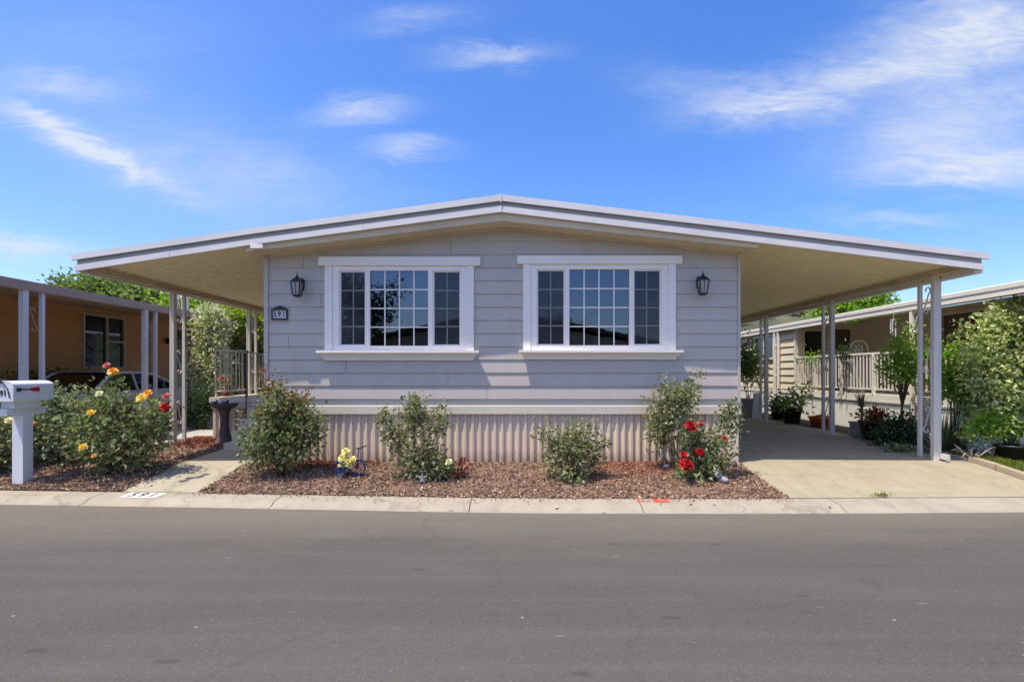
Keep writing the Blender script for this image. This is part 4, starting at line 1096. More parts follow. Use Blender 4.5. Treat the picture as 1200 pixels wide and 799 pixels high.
def simple_window(parent, axis, X, a, b, z0, z1, fr=.055, div=(.55,), out=1, frame='cream_frame', glass='glass_dim', rail=None):
    """framed window in a wall at x=X (axis 'x') or y=X (axis 'y'); out is the side it faces"""
    def bx(m_, a0, a1, d0, d1, h0, h1):
        lo, hi = sorted((X+out*d0, X+out*d1))
        (m_.box(lo, hi, a0, a1, h0, h1) if axis == 'x' else m_.box(a0, a1, lo, hi, h0, h1))
    m_ = MB(); bx(m_, a-.0, a+fr, -.03, .05, z0, z1); bx(m_, b-fr, b, -.03, .05, z0, z1); bx(m_, a+fr, b-fr, -.03, .05, z0, z0+fr); bx(m_, a+fr, b-fr, -.03, .05, z1-fr, z1)
    for d in div: c_ = a+(b-a)*d; bx(m_, c_-fr*.45, c_+fr*.45, -.025, .045, z0+fr, z1-fr)
    if rail: c_ = a+(b-a)*div[0]; zz = z0+(z1-z0)*rail; bx(m_, c_+fr*.46, b-fr, -.022, .04, zz-.025, zz+.025)
    w_ = build(m_, 'window', frame, parent)
    m_ = MB(); bx(m_, a+fr*.8, b-fr*.8, -.018, -.012, z0+fr*.8, z1-fr*.8); build(m_, 'pane', glass, w_)
    return w_
simple_window(bh, 'x', WXb, WY0, WY1, WZ0, WZ1, rail=.52)
m_ = MB(); m_.box(WXb-.1, WXb+.03, DY0, DY0+.09, DZ0, DZ1); m_.box(WXb-.1, WXb+.03, DY1-.09, DY1, DZ0, DZ1); m_.box(WXb-.1, WXb+.03, DY0+.09, DY1-.09, DZ1-.1, DZ1)
m_.box(WXb-.08, WXb-.03, DY0+.09, DY1-.09, DZ0, 1.5); m_.box(WXb-.08, WXb-.03, DY0+.09, DY0+.2, 1.5, DZ1-.1); m_.box(WXb-.08, WXb-.03, DY1-.2, DY1-.09, 1.5, DZ1-.1)
dr = build(m_, 'door', 'cream_frame', bh)
m_ = MB(); m_.box(WXb-.07, WXb-.05, DY0+.2, DY1-.2, 1.5, DZ1-.1); build(m_, 'pane', 'glass_dim', dr)
m_ = MB(); m_.box(WXb+.0, WXb+.02, 15.9, 16.05, .75, 3.0); build(m_, 'trim_board', 'cream_frame', bh)
# landing with stair railing
m_ = MB(); m_.box(WXb+.02, WXb+1.1, 16.7, 18.2, 0, .72)
for i in range(3): m_.box(WXb+.02, WXb+1.1, 16.7-.27*(i+1), 16.7-.27*i-.003, 0, .72-.18*(i+1))
la_ = build(m_, 'landing', 'stair_white', bh)
m_ = MB()
for i in range(8): yy = 16.75+i*.2; m_.tube([(WXb+1.06, yy, .72), (WXb+1.06, yy, 1.62)], .03, 4)
m_.box(WXb+1.03, WXb+1.09, 16.7, 18.2, 1.62, 1.67); build(m_, 'balusters', 'stair_white', la_)
m_ = MB(); m_.tube([(WXb+1.06, 16.7, 1.66), (WXb+1.06, 15.9, 1.05), (WXb+1.06, 15.9, .1)], .022, 6); build(m_, 'handrail', 'black_iron', la_)
m_ = MB(); m_.lathe((WXb+.08, 16.6, 2.35), [(.05, 0), (.07, .03), (.07, .14), (.04, .18), (.01, .2)], 8); build(m_, 'porch_lamp', 'black_iron', bh)
bp0 = make_post('carport_post', FXb+.02, 8.86, .04, 2.9, 'post_lav', bh, .10, .06, .34, 2, 'black_iron')
for ch in bp0.children[2:]: ch.data.materials[0] = M['brown_trim']
for yy in (11.72, 14.6):
    c_ = copy_tree(bp0, bh); c_.location = Vector((FXb+.02, yy, .04)) - wloc(bh)

# silver car under the brown house's awning
def car(x0, yfront, label):
    """sedan along +Y, nose at yfront (towards the street), right-hand flank towards +X"""
    W = 1.78; cx = x0-W/2; zg = .05
    t = thing('parked_car', label, 'car', (cx, yfront+2.3, zg))
    # stations: y, belt z, roof z (None where no cabin), half width
    st = [(0, .55, .62), (.12, .42, .74), (.5, .30, .84), (1.2, .26, .93), (1.75, .26, .98), (2.6, .26, 1.0), (3.4, .27, 1.02), (3.95, .30, 1.04), (4.4, .36, 1.02), (4.55, .45, .90)]
    hw = [.62, .78, .86, .89, .89, .89, .89, .88, .82, .74]
    m_ = MB(); n = 10
    for (y, zb_, zt_), w in zip(st, hw):
        for (fx, fz) in ((-.85, 0), (-1, .18), (-1.0, .6), (-.95, .9), (-.80, 1.0), (.80, 1.0), (.95, .9), (1.0, .6), (1, .18), (.85, 0)):
            m_.v.append((cx+fx*w, yfront+y, zg+zb_+(zt_-zb_)*fz))
    S_ = len(st)
    for i in range(S_-1):
        for k in range(n): a = i*n+k; b_ = i*n+(k+1) % n; m_.f.append((a, b_, b_+n, a+n))
    m_.f.append(tuple(range(n-1, -1, -1))); m_.f.append(tuple(range((S_-1)*n, S_*n)))
    body = build(m_, 'body', 'car_silver', t, True)
    # cabin glass and roof
    gl = [(1.25, .95, .80), (1.95, 1.36, .66), (2.35, 1.395, .64), (3.0, 1.39, .63), (3.4, 1.33, .64), (4.05, 1.03, .76)]
    m_ = MB()
    for y, z_, w in gl: m_.v += [(cx-.82, yfront+y, zg+.96), (cx-w, yfront+y, zg+z_-.02), (cx+w, yfront+y, zg+z_-.02), (cx+.82, yfront+y, zg+.96)]
    for i in range(len(gl)-1):
        for k in range(3): a = i*4+k; m_.f.append((a, a+1, a+5, a+4))
    build(m_, 'cabin_glass', 'car_glass', body)
    m_ = MB()
    for y, z_, w in gl[1:5]: m_.v += [(cx-w-.01, yfront+y, zg+z_-.035), (cx-w+.08, yfront+y, zg+z_+.012), (cx+w-.08, yfront+y, zg+z_+.012), (cx+w+.01, yfront+y, zg+z_-.035)]
    for i in range(3):
        for k in range(3): a = i*4+k; m_.f.append((a, a+1, a+5, a+4))
    for s_ in (-1, 1):
        rail_ = [(cx+s_*(w+.008 if 0 < i < 5 else w+.015), yfront+y, zg+z_-.02) for i, (y, z_, w) in enumerate(gl)]
        m_.tube(rail_, .038, 6)
        m_.tube([(cx+s_*.825, yfront+2.55, zg+.96), (cx+s_*.65, yfront+2.6, zg+1.38)], .03, 5)
    build(m_, 'roof', 'car_silver', body, True)
    for yy in (.85, 3.65):
        for s_ in (-1, 1):
            m_ = MB(); xx = cx+s_*.80
            prof = [(.02, -.09), (.30, -.09), (.325, -.06), (.325, .06), (.30, .09), (.02, .09)]
            vs = []
            for r_, o_ in prof:
                for k in range(20): a = 2*math.pi*k/20; vs.append((xx+o_*s_, yfront+yy+r_*math.cos(a), zg+.325+r_*math.sin(a)))
            m_.add(vs, [(i*20+k, i*20+(k+1) % 20, (i+1)*20+(k+1) % 20, (i+1)*20+k) for i in range(5) for k in range(20)])
            wh = build(m_, 'wheel', 'tyre', t, True)
            m_ = MB()
            m_.tube([(xx+s_*.088, yfront+yy, zg+.325), (xx+s_*.097, yfront+yy, zg+.325)], .20, 16); build(m_, 'rim', 'rim', wh)
    for s_ in (-1, 1):
        m_ = MB(); m_.box(cx+s_*.55-.14, cx+s_*.55+.14, yfront-.0, yfront+.14, zg+.60, zg+.72); build(m_, 'headlight', 'glass_dim', t)
        m_ = MB(); m_.box(cx+s_*.60-.12, cx+s_*.60+.12, yfront+4.47, yfront+4.56, zg+.72, zg+.86); build(m_, 'tail_lamp', 'tail_red', t)
        m_ = MB(); m_.ball((cx+s_*.95, yfront+1.65, zg+1.0), .085, 8, 6, .7); build(m_, 'door_mirror', 'car_silver', t, True)
    return t
car(-9.25, 9.9, 'silver sedan parked under the brown house awning behind the roses')

# low dark hedge along the brown wall
shrub('clipped_hedge', 'low dark clipped hedge along the brown wall behind the silver car', 'hedge', (WXb+.35, 11.6, .05),
      [(WXb+.32, 11.2+.45*i, 1.05, .28, .38, .42, 1) for i in range(6)] + [(WXb+.32, 11.2+.5*i, .5, .26, .4, .45, .6) for i in range(6)], 3600, .06, 'dark_leaf', 120, 8, .012, shell=.75)

# shrubs and trees left
shrub('variegated_shrub', 'tall cream variegated shrub beyond the left carport and behind the porch railing', 'shrub', (X_(246, 12.9), 13.2, .08),
      px_lobes(13.0, [(245, 388, 18, 28), (243, 430, 16, 30), (256, 380, 11, 18), (256, 422, 12, 28), (240, 465, 13, 22), (247, 364, 12, 7)], .7), 4800, .095, 'varieg_pale', 121, 10, .02, 'bark_grey', shell=.6)
shrub('climbing_ivy', 'dark leafy ivy mound at the foot of the variegated shrub', 'plant', (X_(233, 12.2), 12.2, .08),
      px_lobes(12.2, [(232, 482, 14, 24), (243, 470, 8, 24), (224, 492, 10, 14)], .6), 1500, .075, 'dark_leaf', 122, 6, .01)
shrub('golden_hedge', 'tall yellow-green hedge behind the porch and left carport', 'hedge', (X_(290, 15.5), 15.8, .08),
      px_lobes(15.5, [(268, 375, 14, 18), (290, 372, 18, 14), (308, 375, 14, 16), (325, 380, 16, 20)], .6), 2600, .13, 'yellow_leaf', 123, 10, .03, 'bark_grey', shell=.55)
shrub('tall_hedge', 'dark green hedge wall below the yellow hedge behind the porch', 'hedge', (X_(290, 15.9), 16.2, .08),
      px_lobes(16.0, [(275, 410, 22, 26), (300, 412, 20, 28), (325, 420, 20, 40), (280, 440, 20, 26), (300, 450, 20, 20)], .6), 3000, .13, 'tree_leaf', 124, 10, .03, 'bark_grey', shell=.6)

def tree(name, label, base, lobes, n, leaf, mat, seed, trunk_r=.12, group=None, per=8, spread=2.6):
    rng = random.Random(seed); t = thing(name, label, 'tree', base, group)
    mb, C = foliage(lobes, n, leaf, seed, per, spread, .5, .4, .6); build(mb, 'crown', mat, t)
    m_ = MB(); b = Vector(base); cz = min(l[2]-l[5]*.5 for l in lobes); cx = sum(l[0] for l in lobes)/len(lobes); cy = sum(l[1] for l in lobes)/len(lobes)
    fork = Vector((b.x*.6+cx*.4, b.y*.6+cy*.4, b.z+(cz-b.z)*.6))
    m_.tube([b-Vector((0, 0, .1)), b.lerp(fork, .5)+Vector((rng.uniform(-.05, .05), 0, 0)), fork], trunk_r, 8, trunk_r*.7)
    for l in lobes: 
        e = Vector(l[:3]); m = fork.lerp(e, .5)+Vector((rng.uniform(-.1, .1), rng.uniform(-.1, .1), .05)); m_.tube([fork, m, e], trunk_r*.55, 6, trunk_r*.12)
    for i in range(min(18, len(C))):
        j = rng.randrange(len(C)); e = Vector(C[j].tolist()); l = min(lobes, key=lambda q: (Vector(q[:3])-e).length); m_.tube([Vector(l[:3]), e], trunk_r*.18, 4, trunk_r*.05)
    build(m_, 'trunk', 'bark' if trunk_r < .05 else 'bark_grey', t, True); return t
D = 26
tree('broad_tree', 'broad grey-green tree rising behind the brown house roof', (X_(135, D), D, 0), px_lobes(D, [(85, 342, 24, 16), (120, 340, 26, 18), (155, 345, 24, 14), (180, 350, 20, 12), (140, 365, 50, 20), (75, 350, 16, 16)], .6), 9000, .22, 'tree_leaf', 131, .22)
D = 24
tree('bright_tree', 'bright green tree behind the brown house seen under the left carport roof', (X_(230, D), D, 0), px_lobes(D, [(205, 358, 16, 9), (232, 360, 22, 12), (265, 362, 24, 12), (300, 365, 22, 14)], .7), 5200, .2, 'lime_leaf', 132, .16)

# ------------------------------------------------------------------ right neighbour
NX = 7.95; NR = 8.11; NW = 9.9; NE = 14.8; ND = 9.15
nh = thing('tan_house', 'cream and tan neighbouring home with recessed porch and white skirting right of the driveway', 'house', (NX, 12, 0))
nfl = .93
m_ = MB(); z = nfl; 
wz0, wz1, wy0, wy1 = 1.83, 2.62, 15.95, 17.3
while z < 2.75:
    zb = min(z+.21, 2.80)
    for a, b in ((NE+.0, wy0), (wy0, wy1), (wy1, 26)):
        spans = [(z, zb)]
        if a == wy0:
            ns = []
            for p, q in spans:
                if wz1 <= p or wz0 >= q: ns.append((p, q)); continue
                if p < wz0: ns.append((p, wz0))
                if q > wz1: ns.append((wz1, q))
            spans = ns
        for p, q in spans:
            f1 = NX-.03*(1-(p-z)/.21); f2 = NX-.03*(1-(q-z)/.21)
            m_.add([(f1, a, p), (f1, b, p), (f2, b, q), (f2, a, q), (NX+.01, a, p), (NX+.01, b, p)], [(0, 3, 2, 1), (0, 1, 5, 4)])
    z += .21
build(m_, 'side_wall', 'neigh_cream', nh)
m_ = MB(); m_.box(NX-.035, NX+.06, NE-.035, NE+.03, nfl, 2.8); build(m_, 'corner_trim', 'neigh_fascia', nh)
# end wall of the recess with window and dark door, then the long porch wall
ex = lambda px: X_(px, NE)
a0, a1 = ex(940), ex(969); d0, d1 = ex(978), ex(997); ez1 = Z_(386, NE)
m_ = MB(); m_.box(NX+.07, a0, NE, NE+.08, nfl, 2.85); m_.box(a0, a1, NE, NE+.08, nfl, 1.6); m_.box(a0, a1, NE, NE+.08, ez1, 2.85); m_.box(a1, d0, NE, NE+.08, nfl, 2.85); m_.box(d0, d1, NE, NE+.08, ez1, 2.85); m_.box(d1, NW, NE, NE+.08, nfl, 2.85)
m_.box(NW, NW+.08, 5.5, 10.9, nfl, 2.95); m_.box(NW, NW+.08, 12.0, NE+.08, nfl, 2.95); m_.box(NW, NW+.08, 10.9, 12.0, 2.75, 2.95)
build(m_, 'porch_wall', 'neigh_tan', nh)
simple_window(nh, 'y', NE, a0, a1, 1.6, ez1, .05, (), -1, 'neigh_tan', 'glass_dim')
m_ = MB(); m_.box(a0, a1, NE+.06, NE+.07, 1.6, ez1); build(m_, 'curtain', 'grey_leaf', nh)
m_ = MB(); m_.box(d0, d1, NE+.03, NE+.07, nfl, ez1); build(m_, 'door', 'door_brown', nh)
m_ = MB(); m_.box(NW+.03, NW+.07, 10.9, 12.0, nfl, 2.75); build(m_, 'door', 'door_brown', nh)
m_ = MB(); m_.box(NW-.03, NW+.0, 10.82, 10.9, nfl, 2.83); m_.box(NW-.03, NW, 12.0, 12.08, nfl, 2.83); m_.box(NW-.03, NW, 10.9, 12.0, 2.75, 2.83); build(m_, 'door_frame', 'neigh_tan', nh)
simple_window(nh, 'x', NX-.02, wy0, wy1, wz0, wz1, .06, (.5,), -1, 'neigh_fascia', 'glass_dim')
m_ = MB(); m_.box(13.0, 13.1, 5.6, 26, .2, 2.9); m_.box(NX+.1, 13, 15.2, 15.3, .95, 2.8); build(m_, 'interior', 'room_dark', nh)
simple_window(nh, 'x', NW-.002, 8.6, 9.9, 1.75, 2.65, .06, (.5,), -1, 'neigh_tan', 'glass_dim')
m_ = MB(); m_.lathe((NW-.09, 10.45, 2.28), [(.05, 0), (.08, .03), (.075, .16), (.03, .2)], 8); m_.box(NW-.06, NW, 10.42, 10.48, 2.36, 2.42); build(m_, 'porch_lamp', 'black_iron', nh)
# deck, skirt
m_ = MB(); m_.box(NX-.03, NW-.002, ND, NE-.04, nfl-.14, nfl-.004); build(m_, 'deck', 'neigh_rail', nh)
m_ = MB(); m_.box(NX+.0, NX+.04, ND, 26, -.05, nfl-.145); m_.box(NX+.042, NW, ND, ND+.04, -.05, nfl-.145); m_.box(NX-.02, NX+.002, NE, 26, nfl-.12, nfl-.005)
build(m_, 'skirt', 'neigh_white', nh)
m_ = MB()
for i in range(108): yy = ND+i*.052; m_.box(NX-.038, NX-.031, yy, yy+.03, nfl-.165-.012*hash2(i, 1), nfl-.13)
build(m_, 'deck_fringe', 'neigh_white', nh)
m_ = MB(); y0 = ND+.02
m_.box(NX-.02, NX+.03, y0, NE-.04, nfl+.90, nfl+.945); m_.box(NX-.01, NX+.02, y0, NE-.04, nfl+.10, nfl+.135)
for i in range(76):
    yy = y0+.05+i*.115
    if yy > NE-.1: break
    if i % 10 == 0: m_.box(NX-.03, NX+.03, yy-.03, yy+.03, nfl-.02, nfl+.90)
    else: m_.box(NX-.010, NX+.012, yy-.012, yy+.012, nfl+.135, nfl+.90)
build(m_, 'railing', 'neigh_rail', nh)
# roof
m_ = MB(); m_.add([(NR-.25, 5, 2.77), (NR-.25, 26.5, 2.77), (15, 26.5, 3.75), (15, 5, 3.75), (NR-.25, 5, 2.83), (NR-.25, 26.5, 2.83), (15, 26.5, 3.84), (15, 5, 3.84)], [(0,1,2,3),(7,6,5,4),(0,4,5,1),(1,5,6,2),(2,6,7,3),(3,7,4,0)])
rf = build(m_, 'roof', 'neigh_tan', nh)
m_ = MB(); m_.extrude([(NR-.30, 2.67), (NR-.255, 2.67), (NR-.255, 2.84), (NR-.28, 2.86), (NR-.31, 2.845), (NR-.31, 2.775), (NR-.295, 2.765)], 'y', 4.98, 26.52); build(m_, 'fascia', 'neigh_fascia', rf)
np0 = make_post('porch_post', NX-.10, 10.05, .04, 2.79, 'neigh_rail', nh, .06, .06, .22, 3, 'neigh_rail')
for yy in (15.6, 19.5):
    c_ = copy_tree(np0, nh); c_.location = Vector((NX-.10, yy, .04)) - wloc(nh)
# chime on the porch
c = (X_(1047, 10.6), 10.6, 2.70)
t = thing('wind_chime', 'pale wind chime hanging from the tan porch ceiling', 'wind chime', c)
m_ = MB(); m_.lathe((c[0], c[1], c[2]-.20), [(.06, 0), (.06, .02)], 10); m_.tube([(c[0], c[1], c[2]-.19), (c[0], c[1], c[2]+.16)], .004, 4); build(m_, 'top_disc', 'white_pot', t)
for k in range(5):
    a = k*1.256; l = .18+.04*k; m_ = MB(); m_.tube([(c[0]+.045*math.cos(a), c[1]+.045*math.sin(a), c[2]-.2), (c[0]+.045*math.cos(a), c[1]+.045*math.sin(a), c[2]-.2-l)], .013, 6); build(m_, 'pipe', 'white_pot', t)
# plants on the deck behind the railing
c = (X_(1002, 12.6), 12.6, nfl)
t = thing('fan_ornament', 'round wire wheel ornament on a stand behind the tan porch railing', 'ornament', c)
m_ = MB(); ring(m_, (c[0]+.1, c[1], c[2]+1.06), .22, .014, 22); ring(m_, (c[0]+.1, c[1], c[2]+1.06), .09, .01, 14)
for k in range(8): a = k*math.pi/4; m_.tube([(c[0]+.1, c[1], c[2]+1.06), (c[0]+.1+.22*math.cos(a), c[1], c[2]+1.06+.22*math.sin(a))], .006, 4)
build(m_, 'wheel', 'neigh_rail', t)
m_ = MB(); m_.box(c[0]-.18, c[0]+.32, c[1]-.1, c[1]+.1, c[2], c[2]+.82); build(m_, 'stand', 'grey_planter', t)
shrub('potted_fern', 'dark fern on the tan porch beside the wheel ornament', 'plant', (X_(988, 12.4), 12.4, nfl), [(X_(988, 12.4), 12.4, nfl+1.0, .17, .17, .10, 1)], 240, .09, 'dark_leaf', 141, 2, aspect=.3)
shrub('potted_palm', 'bright green fern behind the tan porch railing below the window', 'plant', (X_(948, 13.8), 13.8, nfl), [(X_(946, 13.8), 13.8, nfl+.90, .16, .15, .05, 1), (X_(955, 13.8), 13.8, nfl+.86, .14, .15, .05, 1)], 160, .10, 'lime_leaf', 142, 2, aspect=.25)

# pots and plants along the neighbour's skirt
def pot_mesh(c, r0, r1, h, n=14): 
    m_ = MB(); m_.lathe(c, [(r0, 0), (r1, h-.03), (r1+.015, h-.03), (r1+.015, h), (r1-.015, h), (r1-.02, h-.04), (.01, h-.045)], n); return m_
def potted(name, label, cat, px, D, pot, r0, r1, h, lobes, n, leaf, mat, seed, aspect=.5, blooms=(), group=None, xoff=0):
    x = X_(px, D)+xoff; c = (x, D, gz(x, D)+.015)
    t = thing(name, label, cat, c, group)
    build(pot_mesh(c, r0, r1, h), 'pot', pot, t, True)
    L = [(c[0]+l[0], c[1]+l[1], c[2]+h+l[2], l[3], l[3], l[4], 1) for l in lobes]
    mb, C = foliage(L, n, leaf, seed, 7, 2.2, .35, .5, aspect); build(mb, 'foliage', mat, t)
    rng = random.Random(seed); build(canes((c[0], c[1], c[2]+h), [C[i] for i in range(0, len(C), max(1, len(C)//7))][:7], rng, .008), 'stems', 'bark_grey', t)
    for (dx, dy, dz, r, m) in blooms: build(bloom_mesh((c[0]+dx, c[1]+dy, c[2]+h+dz), r, rng), 'bloom', m, t)
    return t
potted('potted_tree', 'tall leafy plant in a white pot by the grey home corner beyond the carport', 'potted plant', 877, 15.3, 'white_pot', .17, .24, .55, [(0, 0, 1.15, .33, .35), (.1, 0, .8, .3, .3), (-.15, 0, .9, .25, .3), (.05, 0, 1.5, .22, .2)], 1300, .12, 'tree_leaf', 151)
potted('potted_shrub', 'leafy plant in a black pot beside the farthest carport post', 'potted plant', 912, 14.6, 'black_plastic', .16, .21, .38, [(0, 0, .10, .24, .12), (-.15, 0, .05, .15, .1)], 330, .10, 'dark_leaf', 152, group='black pots along the white skirt')
potted('potted_shrub', 'taller leafy plant in a black pot between the two rear carport posts', 'potted plant', 928, 13.4, 'black_plastic', .18, .24, .40, [(.05, 0, .10, .24, .09), (.22, 0, .44, .16, .06), (.12, 0, .3, .06, .14), (-.15, 0, .12, .16, .08)], 300, .12, 'tree_leaf', 153, group='black pots along the white skirt')
potted('potted_flowers', 'dark pot with red foliage and flowers near the front carport post', 'potted plant', 1021, 10.2, 'black_plastic', .15, .20, .36, [(0, 0, .10, .20, .12), (.12, 0, .05, .16, .12)], 420, .08, 'rose_young', 154, blooms=[(-.05, -.14, .14, .07, 'bloom_red'), (.05, -.16, .10, .075, 'bloom_red'), (-.01, -.12, .2, .06, 'bloom_red'), (.12, -.12, .16, .05, 'bloom_red')], group='black pots along the white skirt')
# orange bowl, planter box, bag-like dark pots
c = (X_(957, 12.6)+.1, 12.6, gz(7.3, 12.6)+.02); t = thing('orange_bowl', 'bright orange plastic bowl of soil on the bed against the white skirt', 'bowl', c)
build(pot_mesh(c, .19, .27, .24, 18), 'bowl', 'orange_plastic', t, True); m_ = MB(); m_.lathe(c, [(.01, .2), (.24, .205), (.20, .24), (.06, .28), (.005, .29)], 12); build(m_, 'soil', 'soil', t, True)
c = (X_(1005, 10.65)+.05, 10.65, gz(7.3, 10.6)+.02); t = thing('planter_box', 'low grey planter box beside the dark flower pot', 'planter', c)
m_ = MB(); m_.box(c[0]-.13, c[0]+.33, c[1]-.14, c[1]+.14, c[2], c[2]+.26); m_.box(c[0]-.15, c[0]+.35, c[1]-.16, c[1]+.16, c[2]+.262, c[2]+.30); build(m_, 'box', 'grey_planter', t)
def spiky(name, label, c, n, L, w, mat, seed, spread=.9, cat='plant', trunk=0):
    rng = np.random.default_rng(seed); t = thing(name, label, cat, c)
    m_ = MB()
    for i in range(n):
        a = rng.random()*6.283; el = rng.uniform(.25, 1.35); l = L*(.6+.6*rng.random()); dx, dy = math.cos(a), math.sin(a)
        pts = []
        for k in range(5):
            f = k/4; r = l*f*math.cos(el)*spread + .02; z_ = trunk + l*f*math.sin(el) - .25*l*f*f*(1-math.sin(el))
            pts.append((c[0]+dx*r, c[1]+dy*r, c[2]+z_))
        sx, sy = -dy, dx
        vs = []
        for k, p in enumerate(pts):
            ww = w*(1-(k/4)**1.5)*.5+.001; vs += [(p[0]+sx*ww, p[1]+sy*ww, p[2]), (p[0]-sx*ww, p[1]-sy*ww, p[2])]
        m_.add(vs, [(2*k, 2*k+1, 2*k+3, 2*k+2) for k in range(4)])
    build(m_, 'leaves', mat, t)
    if trunk:
        m2 = MB(); m2.tube([c, (c[0], c[1], c[2]+trunk+.1)], .025, 6); build(m2, 'stem', 'bark_grey', t)
    return t
spiky('yucca', 'thin spiky yucca rising from the grey planter box', (X_(1010, 10.65), 10.65, gz(7.3, 10.6)+.32), 40, .42, .022, 'spike_leaf', 161, trunk=.30)
spiky('agave', 'spiky strap-leaved clump just right of the front carport post', (X_(1106, 9.0), 9.0, gz(7.4, 9)+.02), 60, .62, .045, 'spike_leaf', 162)
spiky('flax_clump', 'pale grassy strap-leaf clump rising against the white skirt by the front post', (X_(1103, 9.35), 9.35, gz(7.4, 9)+.02), 26, 1.0, .04, 'palm_dry', 163, .5)
shrub('dark_bush', 'low dark leafy bush left of the front carport post', 'bush', base_at(1050, 9.6), px_lobes(9.6, [(1048, 510, 20, 18), (1066, 512, 14, 16), (1034, 518, 12, 12), (1055, 495, 12, 8)], .5), 1900, .075, 'dark_leaf', 164, 8)
shrub('ground_cover', 'dark green low plants at the driveway edge beside the front post', 'plant', base_at(1060, 9.0), px_lobes(9.0, [(1050, 528, 16, 4), (1070, 532, 14, 4), (1085, 530, 12, 6), (1112, 525, 10, 10), (1125, 528, 12, 8)], .6), 1300, .06, 'rose_leaf', 165, 5)
D = 9.75
tree('small_tree', 'slim young tree with bright green leaves in front of the tan porch', base_at(1057, D), px_lobes(D, [(1062, 412, 16, 12), (1048, 425, 12, 12), (1078, 418, 10, 10), (1062, 436, 20, 12), (1042, 442, 10, 8), (1066, 393, 7, 10), (1046, 393, 8, 3, .5)], .7), 1050, .085, 'lime_leaf', 166, .03, per=6, spread=2.6)
D = 9.0
shrub('leafy_shrub', 'loose green shrub growing through the tan porch railing right of the front post', 'shrub', base_at(1118, D), px_lobes(D, [(1115, 415, 18, 14), (1125, 440, 22, 22), (1110, 455, 14, 16), (1140, 425, 14, 18), (1135, 465, 16, 18)], .5), 1700, .08, 'lime_leaf', 167, 9, .012, per=6, shell=.3)
D = 8.45
shrub('variegated_shrub', 'huge cream variegated shrub at the right edge in front of the tan house', 'shrub', base_at(1180, D), px_lobes(D, [(1180, 400, 34, 34), (1205, 370, 30, 28), (1160, 440, 26, 30), (1195, 445, 36, 40), (1225, 420, 40, 60), (1150, 410, 16, 16), (1172, 375, 18, 12), (1168, 475, 24, 16), (1128, 385, 12, 5, .5)], .8), 10500, .085, 'varieg', 168, 14, .022, 'bark_grey', shell=.62)
D = 8.25
shrub('lime_bush', 'low yellow-green bush with woody base on the lawn under the variegated shrub', 'bush', base_at(1160, D), px_lobes(D, [(1150, 495, 14, 10), (1170, 492, 16, 12), (1188, 502, 12, 10), (1160, 505, 16, 8), (1135, 508, 8, 6)], .7), 1500, .06, 'lime_leaf', 169, 8, .016, 'driftwood')
c = base_at(1140, 8.2); t_ = MB(); rg = random.Random(8)
for k in range(14): 
    a = rg.uniform(0, 6.28); t_.tube([c, (c[0]+.2*math.cos(a), c[1]+.12*math.sin(a), c[2]+.12+.1*rg.random()), (c[0]+.30*math.cos(a), c[1]+.2*math.sin(a), c[2]+.06+.24*rg.random())], .017, 6, .005)
tag(build(t_, 'driftwood', 'driftwood', smooth=True, loc=c), 'bleached twisted wood on the grass beside the yellow-green bush', 'driftwood')
c = base_at(1187, 8.1); tag(build(pot_mesh((c[0], c[1], c[2]+.02), .17, .22, .26), 'round_pot', 'black_plastic', smooth=True, loc=c), 'round black pot on the grass at the right edge of the photo', 'pot')
# far pieces beside the third post: a leaning board
m_ = MB(); c = (X_(887, 14.9), 14.9, gz(7, 14.9)+.015); m_.add([(c[0]-.14, c[1], c[2]), (c[0]+.10, c[1], c[2]), (c[0]+.22, c[1]+.25, c[2]+.72), (c[0]+.02, c[1]+.25, c[2]+.72), (c[0]-.14, c[1]+.03, c[2]), (c[0]+.10, c[1]+.03, c[2]), (c[0]+.22, c[1]+.28, c[2]+.72), (c[0]+.02, c[1]+.28, c[2]+.72)], [(0,1,2,3),(7,6,5,4),(0,4,5,1),(1,5,6,2),(2,6,7,3),(3,7,4,0)])
tag(build(m_, 'leaning_board', 'white_pot', loc=c), 'white board leaning by the farthest carport post', 'board')

# distant trees and hills
D = 38
tree('bright_tree', 'bright green round tree beyond the tan house roof', (X_(1000, D), D, 0), px_lobes(D, [(985, 358, 18, 12), (1010, 352, 18, 10), (1030, 353, 14, 8), (965, 366, 14, 8), (1000, 372, 40, 14)], .7), 5600, .30, 'lime_leaf', 171, .25)
mb = MB(); nx, nyy = 90, 14
for i in range(nx+1):
    x = -60+520*i/nx
    for j in range(nyy+1):
        y = 190+220*j/nyy; f = math.sin(min(1, j/9)*math.pi/2)
        h = 33+6*vnoise(x*.012, 1.3)+8*vnoise(x*.03+5, y*.02)
        h *= .72+.28*math.exp(-((x-150)/120)**2)
        mb.v.append((x, y, -1+h*f))
for i in range(nx):
    for j in range(nyy): a = i*(nyy+1)+j; mb.f.append((a, a+nyy+1, a+nyy+2, a+1))
struct(mb, 'hills', 'hill', smooth=True)
rng = np.random.default_rng(55)
mb, _ = foliage([(x, 205+rng.uniform(-12, 150)*0+rng.uniform(0, 130), 0, rng.uniform(3, 6), rng.uniform(3, 6), rng.uniform(2.5, 5), 1) for x in rng.uniform(60, 330, 10)], 10, 1, 1)
lob = []
for k in range(150):
    x = rng.uniform(60, 420); y = rng.uniform(205, 330); jf = math.sin(min(1, (y-190)/220*nyy/9)*math.pi/2)
    h = (33+6*vnoise(x*.012, 1.3)+8*vnoise(x*.03+5, y*.02))*(.72+.28*math.exp(-((x-150)/120)**2)); r = rng.uniform(2.5, 5.0)
    lob.append((x, y, -1+h*jf+r*.5, r, r, r*.85, 1))
mb, _ = foliage(lob, 26000, 1.1, 56, 8, 1.6, .7)
o = struct(mb, 'hill_woods', 'far_leaf', 'stuff')

